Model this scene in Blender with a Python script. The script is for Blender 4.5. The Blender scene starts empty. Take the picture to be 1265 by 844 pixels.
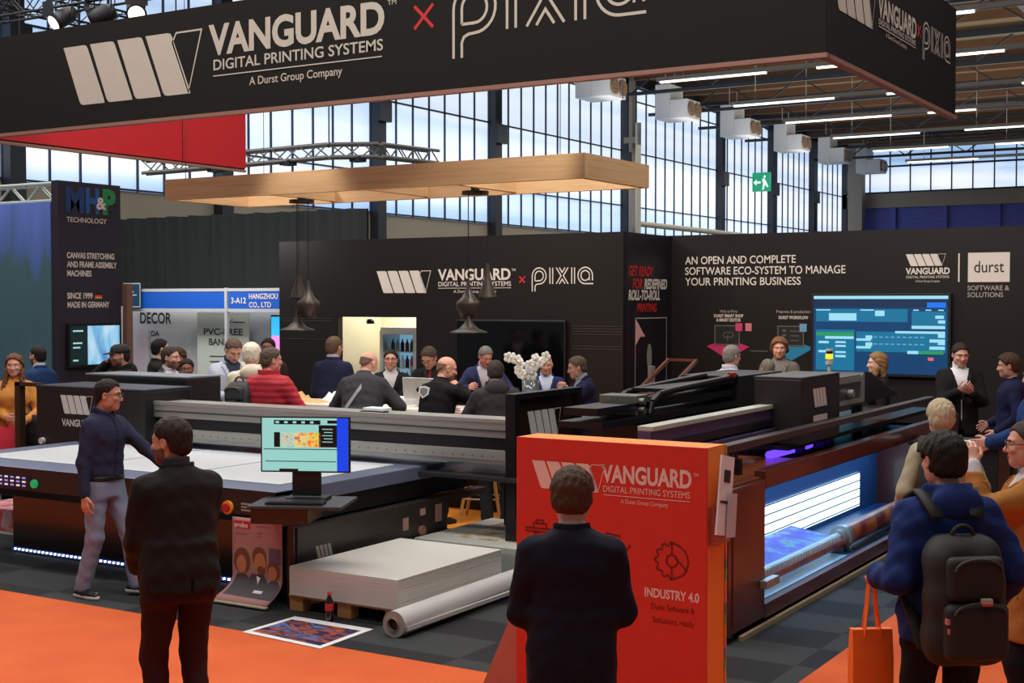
import bpy, math, random
import numpy as np
from mathutils import Vector, Matrix

# ---------------------------------------------------------------- camera, world, lights, exposure
# World axes follow the exhibition stand: X runs along its front (right = +X), Y goes deep into it, Z is up. Metres.
SC = bpy.context.scene
COL = SC.collection
YAW = math.radians(31.4)
cam_d = bpy.data.cameras.new('camera')
cam_d.sensor_width = 36.0
cam_d.lens = 1667.0 / 1265.0 * 36.0
cam_d.clip_end = 300
cam = bpy.data.objects.new('camera', cam_d)
cam.location = (0, 0, 2.4)
cam.rotation_euler = (math.radians(90) - math.atan(50 / 1667.0), 0, YAW)
COL.objects.link(cam)
SC.camera = cam
SC.view_settings.view_transform = 'Standard'
SC.view_settings.look = 'None'
SC.view_settings.exposure = 0.0
SC.view_settings.gamma = 1.0
SC.view_settings.use_curve_mapping = False

wd = bpy.data.worlds.new('hall_ambience')
SC.world = wd
wd.use_nodes = True
wd.node_tree.nodes['Background'].inputs[0].default_value = (0.85, 0.92, 1.0, 1)
wd.node_tree.nodes['Background'].inputs[1].default_value = 0.13


def area_light(name, loc, sx, sy, power, col=(1, .95, .88), rot=(0, 0, 0)):
    d = bpy.data.lights.new(name, 'AREA')
    d.shape = 'RECTANGLE'
    d.size, d.size_y = sx, sy
    d.energy = power
    d.color = col
    o = bpy.data.objects.new(name, d)
    o.location = loc
    o.rotation_euler = rot
    COL.objects.link(o)
    return o


def spot_light(name, loc, target, power, col=(1, .93, .84), deg=50, size=.15):
    d = bpy.data.lights.new(name, 'SPOT')
    d.energy = power
    d.color = col
    d.spot_size = math.radians(deg)
    d.spot_blend = .6
    d.shadow_soft_size = size
    o = bpy.data.objects.new(name, d)
    o.location = loc
    o.rotation_euler = (Vector(target) - Vector(loc)).to_track_quat('-Z', 'Y').to_euler()
    COL.objects.link(o)
    return o


# unseen area lamps standing in for hall luminaires above the aisle and the stand
area_light('hall_light', (-5, 2, 9.5), 14, 1.5, 400)
area_light('hall_light', (-8, 7.5, 9.5), 14, 1.5, 640)
area_light('hall_light', (-9, 14, 9.8), 16, 2.0, 800)
area_light('hall_light', (-1.5, 11, 9.5), 4, 8, 170)
area_light('hall_light', (-18, 12, 9.8), 6, 8, 620)
area_light('panel_fill_light', (-17.4, 17.0, 3.7), 3.5, .4, 55, (1, .97, .94), (.5, 0, 0))  # lamp added to brighten the neighbouring stand's grey panels
# area lamps added to brighten the roof and far hall around the strip lights
area_light('roof_fill_light', (-8, 46, 8.9), 26, 34, 2600, (1, .96, .9), (math.pi, 0, 0))
area_light('hall_light', (-14, 44, 8.4), 18, 40, 2200, (1, .97, .93))
# stand spotlights on the truss above the stand
spot_light('stand_spot', (-6.5, 12.0, 5.6), (-9.5, 13.2, 1.1), 330)
spot_light('stand_spot', (-10.5, 12.0, 5.6), (-10.8, 12.6, 1.2), 300)
spot_light('stand_spot', (-7.5, 12.0, 5.6), (-7.5, 17.8, 2.2), 210, deg=70)
spot_light('stand_spot', (-4.5, 12.5, 5.4), (-5.3, 19.4, 2.4), 260, deg=75)
spot_light('stand_spot', (-12.5, 12.0, 5.6), (-12.4, 17.8, 2.2), 210, deg=70)


# ---------------------------------------------------------------- materials
def S(r, g, b):
    return tuple(((c / 255.0) / 12.92 if c / 255.0 <= .04045 else ((c / 255.0 + .055) / 1.055) ** 2.4) for c in (r, g, b))


_M = {}


def mat(name, rgb, rough=.6, metal=0.0, var=.08, scale=8.0, bump=0.0, bscale=60.0, emit=0.0, spec=.5, coat=0.0, stretch=(1, 1, 1)):
    """Principled material with procedural colour variation and grain; rgb in sRGB 0-255."""
    if name in _M:
        return _M[name]
    m = bpy.data.materials.new(name)
    m.use_nodes = True
    nt = m.node_tree
    p = nt.nodes['Principled BSDF']
    c = S(*rgb)
    tc = nt.nodes.new('ShaderNodeTexCoord')
    mp = nt.nodes.new('ShaderNodeMapping')
    mp.inputs['Scale'].default_value = stretch
    nt.links.new(tc.outputs['Object'], mp.inputs[0])
    nz = nt.nodes.new('ShaderNodeTexNoise')
    nz.inputs['Scale'].default_value = scale
    nz.inputs['Detail'].default_value = 4
    nt.links.new(mp.outputs[0], nz.inputs['Vector'])
    mx = nt.nodes.new('ShaderNodeMix')
    mx.data_type = 'RGBA'
    mx.inputs[6].default_value = tuple(x * (1 - var) for x in c) + (1,)
    mx.inputs[7].default_value = tuple(min(1, x * (1 + var)) for x in c) + (1,)
    nt.links.new(nz.outputs[0], mx.inputs[0])
    nt.links.new(mx.outputs[2], p.inputs['Base Color'])
    p.inputs['Roughness'].default_value = rough
    p.inputs['Metallic'].default_value = metal
    p.inputs['Specular IOR Level'].default_value = spec
    if coat:
        p.inputs['Coat Weight'].default_value = coat
        p.inputs['Coat Roughness'].default_value = .08
    if emit:
        nt.links.new(mx.outputs[2], p.inputs['Emission Color'])
        p.inputs['Emission Strength'].default_value = emit
    if bump:
        n2 = nt.nodes.new('ShaderNodeTexNoise')
        n2.inputs['Scale'].default_value = bscale
        n2.inputs['Detail'].default_value = 3
        nt.links.new(mp.outputs[0], n2.inputs['Vector'])
        b = nt.nodes.new('ShaderNodeBump')
        b.inputs['Strength'].default_value = bump
        b.inputs['Distance'].default_value = .01
        nt.links.new(n2.outputs[0], b.inputs['Height'])
        nt.links.new(b.outputs[0], p.inputs['Normal'])
    _M[name] = m
    return m


def ramp_mat(name, stops, scale=3.0, rough=.5, emit=0.0, stretch=(1, 1, 1), detail=5, distort=0.0, wave=None):
    """Printed picture: noise (or wave) through a colour ramp."""
    if name in _M:
        return _M[name]
    m = bpy.data.materials.new(name)
    m.use_nodes = True
    nt = m.node_tree
    p = nt.nodes['Principled BSDF']
    tc = nt.nodes.new('ShaderNodeTexCoord')
    mp = nt.nodes.new('ShaderNodeMapping')
    mp.inputs['Scale'].default_value = stretch
    nt.links.new(tc.outputs['Object'], mp.inputs[0])
    if wave:
        nz = nt.nodes.new('ShaderNodeTexWave')
        nz.bands_direction = wave
        nz.inputs['Scale'].default_value = scale
        nz.inputs['Distortion'].default_value = distort
        nz.inputs['Detail'].default_value = detail
    else:
        nz = nt.nodes.new('ShaderNodeTexNoise')
        nz.inputs['Scale'].default_value = scale
        nz.inputs['Detail'].default_value = detail
        nz.inputs['Distortion'].default_value = distort
    nt.links.new(mp.outputs[0], nz.inputs['Vector'])
    r = nt.nodes.new('ShaderNodeValToRGB')
    els = r.color_ramp.elements
    while len(els) < len(stops):
        els.new(.5)
    for e, (pos, c) in zip(els, stops):
        e.position = pos
        e.color = S(*c) + (1,)
    nt.links.new(nz.outputs[0 if not wave else 1], r.inputs[0])
    nt.links.new(r.outputs[0], p.inputs['Base Color'])
    p.inputs['Roughness'].default_value = rough
    if emit:
        nt.links.new(r.outputs[0], p.inputs['Emission Color'])
        p.inputs['Emission Strength'].default_value = emit
    _M[name] = m
    return m


def glow(name, rgb, strength):
    if name in _M:
        return _M[name]
    m = bpy.data.materials.new(name)
    m.use_nodes = True
    p = m.node_tree.nodes['Principled BSDF']
    c = S(*rgb) + (1,)
    p.inputs['Base Color'].default_value = tuple(x * .3 for x in c[:3]) + (1,)
    p.inputs['Emission Color'].default_value = c
    p.inputs['Emission Strength'].default_value = strength
    p.inputs['Roughness'].default_value = .4
    _M[name] = m
    return m


# ---------------------------------------------------------------- mesh builder and object helpers
FRONT = (Vector((1, 0, 0)), Vector((0, 0, 1)))       # faces seen from the aisle in front (-Y)
SIDE = (Vector((0, 1, 0)), Vector((0, 0, 1)))        # faces seen from the right (+X)


def text_mesh(s, bold=0.0, shear=0.0, spacing=1.0):
    cu = bpy.data.curves.new('t', 'FONT')
    cu.body = s
    cu.size = 1.0
    cu.offset = bold
    cu.shear = shear
    cu.space_character = spacing
    cu.resolution_u = 4
    ob = bpy.data.objects.new('t', cu)
    me = bpy.data.meshes.new_from_object(ob)
    co = np.array([v.co[:] for v in me.vertices])
    fs = [tuple(p.vertices) for p in me.polygons]
    bpy.data.objects.remove(ob)
    bpy.data.curves.remove(cu)
    bpy.data.meshes.remove(me)
    return co, fs


CAP = 0.69
try:
    _c, _f = text_mesh('H')
    CAP = float(_c[:, 1].max() - _c[:, 1].min())
except Exception:
    pass


class MB:
    def __init__(self):
        self.v, self.f, self.m, self.s = [], [], [], []

    def add(self, vs, fs, m=0, smooth=False):
        n = len(self.v)
        self.v.extend([tuple(map(float, p)) for p in vs])
        for q in fs:
            self.f.append(tuple(i + n for i in q))
            self.m.append(m)
            self.s.append(smooth)
        return self

    def box(self, lo, hi, m=0, R=None, piv=None):
        x0, y0, z0 = lo
        x1, y1, z1 = hi
        vs = [Vector(p) for p in ((x0, y0, z0), (x1, y0, z0), (x1, y1, z0), (x0, y1, z0), (x0, y0, z1), (x1, y0, z1), (x1, y1, z1), (x0, y1, z1))]
        if R is not None:
            pv = Vector(piv) if piv is not None else (Vector(lo) + Vector(hi)) / 2
            vs = [pv + R @ (p - pv) for p in vs]
        return self.add(vs, [(0, 3, 2, 1), (4, 5, 6, 7), (0, 1, 5, 4), (1, 2, 6, 5), (2, 3, 7, 6), (3, 0, 4, 7)], m)

    def bar(self, p0, p1, w, t, m=0, up=(0, 0, 1)):
        p0, p1, up = Vector(p0), Vector(p1), Vector(up)
        d = (p1 - p0).normalized()
        s = d.cross(up)
        if s.length < 1e-4:
            s = d.cross(Vector((1, 0, 0)))
        s.normalize()
        u = s.cross(d)
        s, u = s * w / 2, u * t / 2
        vs = [p0 - s - u, p0 + s - u, p0 + s + u, p0 - s + u, p1 - s - u, p1 + s - u, p1 + s + u, p1 - s + u]
        return self.add(vs, [(0, 1, 2, 3), (7, 6, 5, 4), (0, 4, 5, 1), (1, 5, 6, 2), (2, 6, 7, 3), (3, 7, 4, 0)], m)

    def cyl(self, p0, p1, r0, r1=None, n=16, m=0, caps=True):
        r1 = r0 if r1 is None else r1
        p0, p1 = Vector(p0), Vector(p1)
        d = (p1 - p0).normalized()
        a = d.cross(Vector((0, 0, 1)))
        if a.length < 1e-4:
            a = Vector((1, 0, 0))
        a.normalize()
        b = d.cross(a)
        vs = []
        for p, r in ((p0, r0), (p1, r1)):
            for i in range(n):
                t = 2 * math.pi * i / n
                vs.append(p + (a * math.cos(t) + b * math.sin(t)) * r)
        self.add(vs, [(i, (i + 1) % n, n + (i + 1) % n, n + i) for i in range(n)], m, True)
        if caps:
            self.add(vs, [tuple(range(n - 1, -1, -1)), tuple(range(n, 2 * n))], m)
        return self

    def tube(self, pts, r, n=8, m=0):
        pts = [Vector(p) for p in pts]
        for i in range(len(pts) - 1):
            self.cyl(pts[i], pts[i + 1], r, r, n, m)
        return self

    def prism(self, poly, o, ux, uy, dv, m=0, mside=None):
        o, ux, uy, dv = Vector(o), Vector(ux), Vector(uy), Vector(dv)
        n = len(poly)
        a = [o + ux * x + uy * y for x, y in poly]
        vs = a + [p + dv for p in a]
        self.add(vs, [tuple(range(n))], m)
        self.add(vs, [tuple(range(2 * n - 1, n - 1, -1))] + [(i, n + i, n + (i + 1) % n, (i + 1) % n) for i in range(n)], m if mside is None else mside)
        return self

    def lathe(self, prof, c, n=24, m=0):
        c = Vector(c)
        vs, k = [], len(prof)
        for r, z in prof:
            for i in range(n):
                t = 2 * math.pi * i / n
                vs.append(c + Vector((r * math.cos(t), r * math.sin(t), z)))
        fs = []
        for j in range(k - 1):
            for i in range(n):
                fs.append((j * n + i, j * n + (i + 1) % n, (j + 1) * n + (i + 1) % n, (j + 1) * n + i))
        return self.add(vs, fs, m, True)

    def ball(self, c, r, m=0, n=12, sc=(1, 1, 1)):
        prof_v, c = [], Vector(c)
        k = n // 2
        for j in range(k + 1):
            t = math.pi * j / k
            for i in range(n):
                p = 2 * math.pi * i / n
                prof_v.append(c + Vector((r * sc[0] * math.sin(t) * math.cos(p), r * sc[1] * math.sin(t) * math.sin(p), -r * sc[2] * math.cos(t))))
        fs = [(j * n + i, j * n + (i + 1) % n, (j + 1) * n + (i + 1) % n, (j + 1) * n + i) for j in range(k) for i in range(n)]
        return self.add(prof_v, fs, m, True)

    def quad(self, pts, m=0):
        return self.add(pts, [tuple(range(len(pts)))], m)

    def text(self, s, o, axes, h, w=None, m=0, bold=0.0, shear=0.0, align='L', spacing=1.0, lift=.0):
        """s with its left baseline point at o, cap height h, total width w"""
        ux, uz = axes
        co, fs = text_mesh(s, bold, shear, spacing)
        if not len(co):
            return self
        k = h / CAP
        x0, x1 = co[:, 0].min(), co[:, 0].max()
        kx = k if w is None else w / (x1 - x0)
        tot = (x1 - x0) * kx
        off = {'L': 0, 'C': -tot / 2, 'R': -tot}[align]
        nrm = ux.cross(uz) * lift
        o = Vector(o)
        self.add([o + ux * ((p[0] - x0) * kx + off) + uz * (p[1] * k) + nrm for p in co], fs, m)
        return self

    def stroke(self, pts, w, o, axes, sc=1.0, m=0, lift=0.0, closed=False):
        """flat ribbon of width w along 2-D pts"""
        ux, uz = axes
        o = Vector(o) + ux.cross(uz) * lift
        P = [Vector((p[0] * sc, p[1] * sc)) for p in pts]
        n = len(P)
        L, R = [], []
        for i in range(n):
            a = P[(i - 1) % n] if (closed or i) else P[i]
            b = P[(i + 1) % n] if (closed or i < n - 1) else P[i]
            d1 = (P[i] - a)
            d2 = (b - P[i])
            if d1.length < 1e-9:
                d1 = d2
            if d2.length < 1e-9:
                d2 = d1
            d1, d2 = d1.normalized(), d2.normalized()
            t = (d1 + d2)
            if t.length < 1e-6:
                t = d1
            t.normalize()
            nn = Vector((-t.y, t.x))
            k = w / 2 / max(.5, abs(nn.dot(Vector((-d1.y, d1.x)))))
            L.append(P[i] + nn * k)
            R.append(P[i] - nn * k)
        vs = [o + ux * p.x + uz * p.y for p in L] + [o + ux * p.x + uz * p.y for p in R]
        cnt = n if closed else n - 1
        return self.add(vs, [(i, n + i, n + (i + 1) % n, (i + 1) % n) for i in range(cnt)], m)

    def build(self, name, mats, parent=None, bevel=0.0, label=None, kind=None):
        if not isinstance(mats, (list, tuple)):
            mats = [mats]
        me = bpy.data.meshes.new(name)
        off = Vector(parent_loc(parent)) if parent is not None else Vector((0, 0, 0))
        me.from_pydata([(x - off.x, y - off.y, z - off.z) for x, y, z in self.v], [], self.f)
        for q in mats:
            me.materials.append(q)
        me.polygons.foreach_set('material_index', self.m)
        me.polygons.foreach_set('use_smooth', self.s)
        me.update()
        o = bpy.data.objects.new(name, me)
        COL.objects.link(o)
        if parent is not None:
            o.parent = parent
        if bevel:
            b = o.modifiers.new('bevel', 'BEVEL')
            b.width = bevel
            b.segments = 2
            b.limit_method = 'ANGLE'
        if label:
            o['label'] = label
        if kind:
            o['kind'] = kind
        return o


def parent_loc(p):
    v = Vector((0, 0, 0))
    while p is not None:
        v = v + p.location
        p = p.parent
    return v


def thing(name, label, cat, loc=(0, 0, 0), group=None):
    o = bpy.data.objects.new(name, None)
    o.empty_display_size = .1
    COL.objects.link(o)
    o.location = loc
    o['label'] = label
    o['category'] = cat
    if group:
        o['group'] = group
    return o


def tag(o, label, cat, group=None, kind=None):
    o['label'] = label
    o['category'] = cat
    if group:
        o['group'] = group
    if kind:
        o['kind'] = kind
    return o


def dup(root, loc, label=None, rotz=None, group=None):
    r = root.copy()
    COL.objects.link(r)
    r.location = loc
    if rotz is not None:
        r.rotation_euler = (0, 0, rotz)
    if label:
        r['label'] = label
    if group:
        r['group'] = group
    for ch in list(root.children):
        c = ch.copy()
        COL.objects.link(c)
        c.parent = r
        for g in list(ch.children):
            d = g.copy()
            COL.objects.link(d)
            d.parent = c
    return r


def struct(mb, name, mats, parent=None, bevel=0.0):
    return mb.build(name, mats, parent, bevel, kind='structure' if parent is None else None)


def arc(cx, cy, r, a0, a1, n=14):
    return [(cx + r * math.cos(math.radians(a0 + (a1 - a0) * i / n)), cy + r * math.sin(math.radians(a0 + (a1 - a0) * i / n))) for i in range(n + 1)]


def stripes_logo(mb, o, axes, h, m=0, lift=.002, rounded=True, outline=True, k=1.0):
    """four slanted stripes and an outlined last one, h tall, o = bottom-left of its box"""
    ux, uz = axes
    o = Vector(o) + ux.cross(uz) * lift
    for i in range(4):
        x = i * .51 * k
        r = .09
        poly = [(x, 1), (x + .46 * k - r, 1), (x + .46 * k - r * .3, .985), (x + .46 * k + .01, .93),
                (x + .46 * k + .3 * k, .07), (x + .46 * k + .3 * k + .02, 0), (x + .31 * k + r, 0), (x + .31 * k + r * .3, .015), (x + .31 * k - .015, .07)]
        mb.add([o + ux * (p[0] * h) + uz * (p[1] * h) for p in poly], [tuple(range(len(poly) - 1, -1, -1))], m)
    if outline:
        mb.stroke([(2.0 * k, .84), (2.07 * k, .985), (2.5 * k, .985), (2.27 * k, .02), (2.0 * k, .84)], .028 * h, o, axes, h, m)


PIXIA = [
    [(0, -.47), (0, .5)] + arc(.5, .5, .5, 180, -90, 20)[1:] + [(.36, -.01), (.25, -.06), (.2, -.17), (.2, -.47)],
    [(.2, .2), (.2, .5)] + arc(.5, .5, .3, 180, -90, 18)[1:] + [(.2, .2)],
    [(1.27, 0), (1.27, 1)], [(1.47, 0), (1.47, 1)],
    [(1.72, 0), (2.06, .5), (1.72, 1)], [(2.56, 0), (2.22, .5), (2.56, 1)],
    [(1.94, 0), (2.14, .29), (2.34, 0)], [(1.94, 1), (2.14, .71), (2.34, 1)],
    [(2.81, 0), (2.81, 1)], [(3.01, 0), (3.01, 1)],
    [(4.3, 0), (3.75, 0)] + arc(3.75, .5, .5, 270, 0, 22)[1:] + [(4.25, .2)],
    arc(3.75, .5, .3, 0, 360, 22) + [(4.05, .2)],
]


def pixia_logo(mb, o, axes, h, m=0, w=.055, lift=.002):
    for p in PIXIA:
        mb.stroke(p, w * h, o, axes, h, m, lift)


def cross_mark(mb, o, axes, s, m, w, lift=.002):
    mb.stroke([(-s, -s), (s, s)], w, o, axes, 1, m, lift)
    mb.stroke([(-s, s), (s, -s)], w, o, axes, 1, m, lift + .0005)
# ---------------------------------------------------------------- the setting
M_carpet = ramp_mat('orange_carpet', [(.3, (208, 86, 36)), (.7, (220, 100, 46))], 2.0, .95)
M_booth = mat('charcoal_panel', (27, 22, 21), .5, var=.12, scale=3, bump=.05, bscale=150, spec=.3)
M_print = mat('ivory_print', (222, 212, 203), .6, var=.03)
M_dim = mat('grey_print', (170, 160, 152), .6, var=.03)
M_black = mat('black_plastic', (20, 20, 22), .45, var=.1)
M_satin = mat('black_satin_metal', (26, 24, 26), .3, .2, var=.1)
M_alu = mat('brushed_aluminium', (176, 174, 168), .38, .6, var=.08, scale=4, stretch=(.2, 6, 6))
M_aludark = mat('dark_aluminium', (86, 86, 86), .4, .6, var=.1)
M_red = mat('red_print', (196, 40, 38), .6, var=.04)
M_white = mat('white_paper', (236, 236, 238), .7, var=.02)
M_steel = mat('painted_steel', (46, 50, 58), .5, .3, var=.1)
M_wood = ramp_mat('spruce_beam', [(.3, (212, 170, 122)), (.55, (226, 188, 140)), (.8, (200, 152, 104))], 3.0, .55, stretch=(.35, 5, 9), detail=6, distort=.6)


def checker_carpet():
    m = bpy.data.materials.new('dark_carpet_tiles')
    m.use_nodes = True
    nt = m.node_tree
    p = nt.nodes['Principled BSDF']
    tc = nt.nodes.new('ShaderNodeTexCoord')
    ck = nt.nodes.new('ShaderNodeTexChecker')
    ck.inputs['Scale'].default_value = 1.0
    ck.inputs['Color1'].default_value = S(40, 41, 44) + (1,)
    ck.inputs['Color2'].default_value = S(66, 68, 70) + (1,)
    mp = nt.nodes.new('ShaderNodeMapping')
    mp.inputs['Scale'].default_value = (1.0, 2.0, 1)
    nt.links.new(tc.outputs['Object'], mp.inputs[0])
    nt.links.new(mp.outputs[0], ck.inputs['Vector'])
    nz = nt.nodes.new('ShaderNodeTexNoise')
    nz.inputs['Scale'].default_value = 90
    nt.links.new(tc.outputs['Object'], nz.inputs['Vector'])
    mx = nt.nodes.new('ShaderNodeMix')
    mx.data_type = 'RGBA'
    mx.blend_type = 'MULTIPLY'
    mx.inputs[0].default_value = .6
    nt.links.new(ck.outputs[0], mx.inputs[6])
    nt.links.new(nz.outputs[1], mx.inputs[7])
    bmp = nt.nodes.new('ShaderNodeBump')
    bmp.inputs['Strength'].default_value = .3
    bmp.inputs['Distance'].default_value = .01
    nt.links.new(nz.outputs[0], bmp.inputs['Height'])
    nt.links.new(bmp.outputs[0], p.inputs['Normal'])
    nt.links.new(mx.outputs[2], p.inputs['Base Color'])
    p.inputs['Roughness'].default_value = .95
    return m


M_tiles = checker_carpet()
M_conc = mat('hall_concrete', (92, 90, 88), .8, var=.15, scale=1.2)

struct(MB().box((-26, -4, -.12), (16, 78, -.02)), 'floor', M_conc)
cp = MB()
cp.box((-26, -2, -.02), (6, 7.3, 0))
cp.box((-2.85, 7.3, -.02), (6, 19.0, 0))
struct(cp, 'floor_aisle', M_carpet)
struct(MB().box((-16.5, 7.3, -.02), (-2.85, 19.5, -.001)), 'floor_stand', M_tiles)
M_bar_carpet = mat('bar_orange_carpet', (246, 150, 44), .9, var=.12, scale=5)
struct(MB().box((-11.9, 11.75, -.001), (-6.4, 17.6, .004)), 'floor_bar', M_bar_carpet)

# glazed hall side (x = -24), running deep into the hall
M_pane = ramp_mat('frosted_daylight_pane', [(.30, (134, 168, 210)), (.43, (176, 202, 234)), (.54, (210, 225, 246)), (.68, (238, 243, 251))], .5, .5, emit=1.0, stretch=(.2, .035, 1.4), detail=3, distort=.4)  # daylight and bluish shade bands are painted into the pane's own glow
M_mull = mat('window_steel', (44, 52, 70), .5, .3)
M_beige = mat('hall_beige_wall', (158, 150, 134), .8, var=.06, scale=1)
M_blueclad = ramp_mat('blue_cladding', [(.3, (66, 74, 166)), (.7, (84, 94, 190))], 1.5, .5, stretch=(1, 1, 8))
GX = -24.0
struct(MB().box((GX - .3, 8, -.02), (GX, 76, 4.95)), 'wall_left', M_beige)
cols_y = [12.4, 18.9, 25.2, 31.6, 38.0, 47.7, 57.2, 63.7, 69.8, 75.4]
for i in range(len(cols_y) - 1):
    y0, y1 = cols_y[i] + .2, cols_y[i + 1] - .2
    f = MB()
    n = round((y1 - y0) / .87)
    for j in range(n + 1):
        y = y0 + (y1 - y0) * j / n
        f.box((GX - .06, y - .016, 4.95), (GX + .05, y + .016, 11.2))
    for z in (4.98, 6.15, 8.3, 10.35, 10.88):
        f.box((GX - .06, y0, z - .022), (GX + .07, y1, z + .022))
    fr = struct(f, 'window_%d' % (i + 1), M_mull)
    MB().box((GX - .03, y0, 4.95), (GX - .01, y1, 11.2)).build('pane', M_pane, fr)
struct(MB().box((GX - .3, 12, 10.9), (GX + .25, 76, 11.6)), 'trim_24', M_steel)
for i, y in enumerate(cols_y):
    c = MB()
    c.box((GX - .15, y - .2, 0), (GX + .3, y + .2, 11.3))
    c.box((GX + .3, y - .28, 7.6), (GX + .45, y + .28, 8.2))
    struct(c, 'trim_%d' % (i + 1), M_steel)
pp = MB()
pp.box((-23.66, 47.5, 0), (-23.5, 47.76, 11.2))
pp.box((-23.4, 74.4, 0), (-22.6, 75.0, 11.2))
struct(pp, 'trim_20', mat('concrete_column', (150, 144, 132), .8, var=.08))

# far end of the hall (y = 75.4)
struct(MB().box((-24, 75.4, 0), (12, 75.8, 7.6)), 'wall_back', M_blueclad)
struct(MB().box((-24, 75.2, 7.6), (12, 75.8, 8.4)), 'trim_21', M_beige)
f = MB()
for j in range(32):
    f.box((-23.6 + j * 1.12, 75.35, 8.4), (-23.54 + j * 1.12, 75.45, 11.0))
for z in (8.45, 9.9, 10.95):
    f.box((-24, 75.34, z - .05), (12, 75.46, z + .05))
fr = struct(f, 'window_11', M_mull)
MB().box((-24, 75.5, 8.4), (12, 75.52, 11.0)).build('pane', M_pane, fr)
bl = MB()
for x in (-21.2, -18.4, -15.6, -12.8):
    bl.box((x, 75.2, 0), (x + .25, 75.42, 7.6))
struct(bl, 'trim_22', M_blueclad)

# roof with purlins and lattice girders
M_roof = ramp_mat('brown_roof_deck', [(.25, (84, 70, 52)), (.5, (136, 116, 84)), (.75, (96, 102, 76))], .6, .8, stretch=(.15, 2.6, 1), detail=2)
struct(MB().box((-24.3, 26, 11.3), (14, 76, 11.5)), 'ceiling', M_roof)
pu = MB()
for j in range(22):
    y = 27 + j * 2.3
    pu.box((-24, y - .08, 11.0), (14, y + .08, 11.3))
struct(pu, 'trim_23', mat('brown_purlin', (104, 72, 46), .7, var=.15, scale=1))
for i, y in enumerate((29.3, 34.3, 39.5, 44.3, 49.6, 54.6, 60, 65, 70)):
    g = MB()
    g.box((-23.8, y - .06, 9.85), (14, y + .06, 9.97))
    g.box((-23.8, y - .08, 10.85), (14, y + .08, 11.0))
    x = -23.5
    k = 0
    while x < 12:
        g.bar((x, y, 9.9 if k % 2 else 10.9), (x + 1.5, y, 10.9 if k % 2 else 9.9), .05, .05)
        x += 1.5
        k += 1
    struct(g, 'trim_%d' % (30 + i), M_steel)
for i, x in enumerate((-6.2, .8)):
    g = MB()
    g.box((x - .1, 27, 9.1), (x + .1, 75.3, 9.35))
    y = 27
    k = 0
    while y < 74:
        g.bar((x, y, 9.2 if k % 2 else 11.0), (x, y + 2.2, 11.0 if k % 2 else 9.2), .08, .08)
        y += 2.2
        k += 1
    struct(g, 'trim_%d' % (40 + i), M_steel)

# stand walls
wl = MB()
wl.box((-15.57, 17.8, 0), (-14.28, 17.92, 3.42))
wl.box((-12.68, 17.8, 0), (-8.95, 17.92, 3.42))
wl.box((-14.28, 17.8, 2.135), (-12.68, 17.92, 3.42))
W1 = struct(wl, 'wall_bar', M_booth)
t = MB()
stripes_logo(t, (-13.47, 17.8, 2.53), FRONT, .36, 0, lift=.004, k=1.2)
t.text('VANGUARD', (-12.25, 17.8, 2.735), FRONT, .165, 1.36, 0, bold=.03, lift=.004)
t.text('TM', (-10.87, 17.8, 2.86), FRONT, .04, .07, 0, lift=.004)
t.text('DIGITAL PRINTING SYSTEMS', (-12.24, 17.8, 2.635), FRONT, .07, 1.36, 0, bold=.01, lift=.004)
t.box((-12.24, 17.792, 2.6), (-10.88, 17.796, 2.608))
t.text('A Durst Group Company', (-11.95, 17.8, 2.53), FRONT, .045, .8, 0, lift=.004)
cross_mark(t, (-10.68, 17.8, 2.73), FRONT, .05, 1, .022, .004)
pixia_logo(t, (-10.5, 17.8, 2.66), FRONT, .245, 0, lift=.004, w=.075)
t.build('lettering', [M_print, M_red], W1)
ln = MB()
for z in (2.02, 1.98, 1.94, 1.90, 1.72, 1.68):
    ln.box((-9.8, 17.794, z), (-8.96, 17.798, z + .008))
for z in (2.1, 2.06, 1.75):
    ln.box((-15.5, 17.794, z), (-14.4, 17.798, z + .008))
ln.build('thin_line_print', mat('brown_line_print', (64, 56, 54), .6), W1)

W2 = struct(MB().box((-9.07, 17.92, 0), (-8.95, 19.6, 3.42)), 'wall_return', mat('violet_lit_panel', (30, 25, 32), .4, var=.1))  # violet in the colour stands for the purple glow on this wall
t = MB()
t.text('GET READY', (-8.95, 17.98, 2.78), SIDE, .14, .85, 1, bold=.03, shear=.25, lift=.004)
t.text('FOR', (-8.95, 18.1, 2.59), SIDE, .14, .33, 1, bold=.03, shear=.25, lift=.004)
t.text('REDEFINED', (-8.95, 18.5, 2.59), SIDE, .14, .82, 0, bold=.04, shear=.25, lift=.004)
t.text('ROLL-TO-ROLL', (-8.95, 17.96, 2.42), SIDE, .14, 1.1, 0, bold=.04, shear=.25, lift=.004)
t.text('PRINTING', (-8.95, 18.25, 2.24), SIDE, .12, .7, 1, bold=.03, shear=.25, lift=.004)
t.build('lettering', [M_print, M_red], W2)
t = MB()
# framed print: cursor arrow and pale disc
t.stroke([(18.2, 2.14), (19.3, 2.14), (19.3, 1.0), (18.2, 1.0)], .018, (-8.95, 0, 0), SIDE, 1, 2, .004, True)
t.prism([(18.21, 2.13), (18.53, 1.86), (18.36, 1.86), (18.21, 1.74)], (-8.944, 0, 0), SIDE[0], SIDE[1], (.002, 0, 0), 3)
t.prism([(18.68 + .085 * math.cos(a * math.pi / 9), 1.55 + .2 * math.sin(a * math.pi / 9)) for a in range(18)], (-8.944, 0, 0), SIDE[0], SIDE[1], (.002, 0, 0), 4)
t.build('framed_print', [M_print, M_red, M_dim, mat('pink_print', (226, 168, 168), .6), mat('sage_print', (136, 140, 124), .6)], W2)

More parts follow.
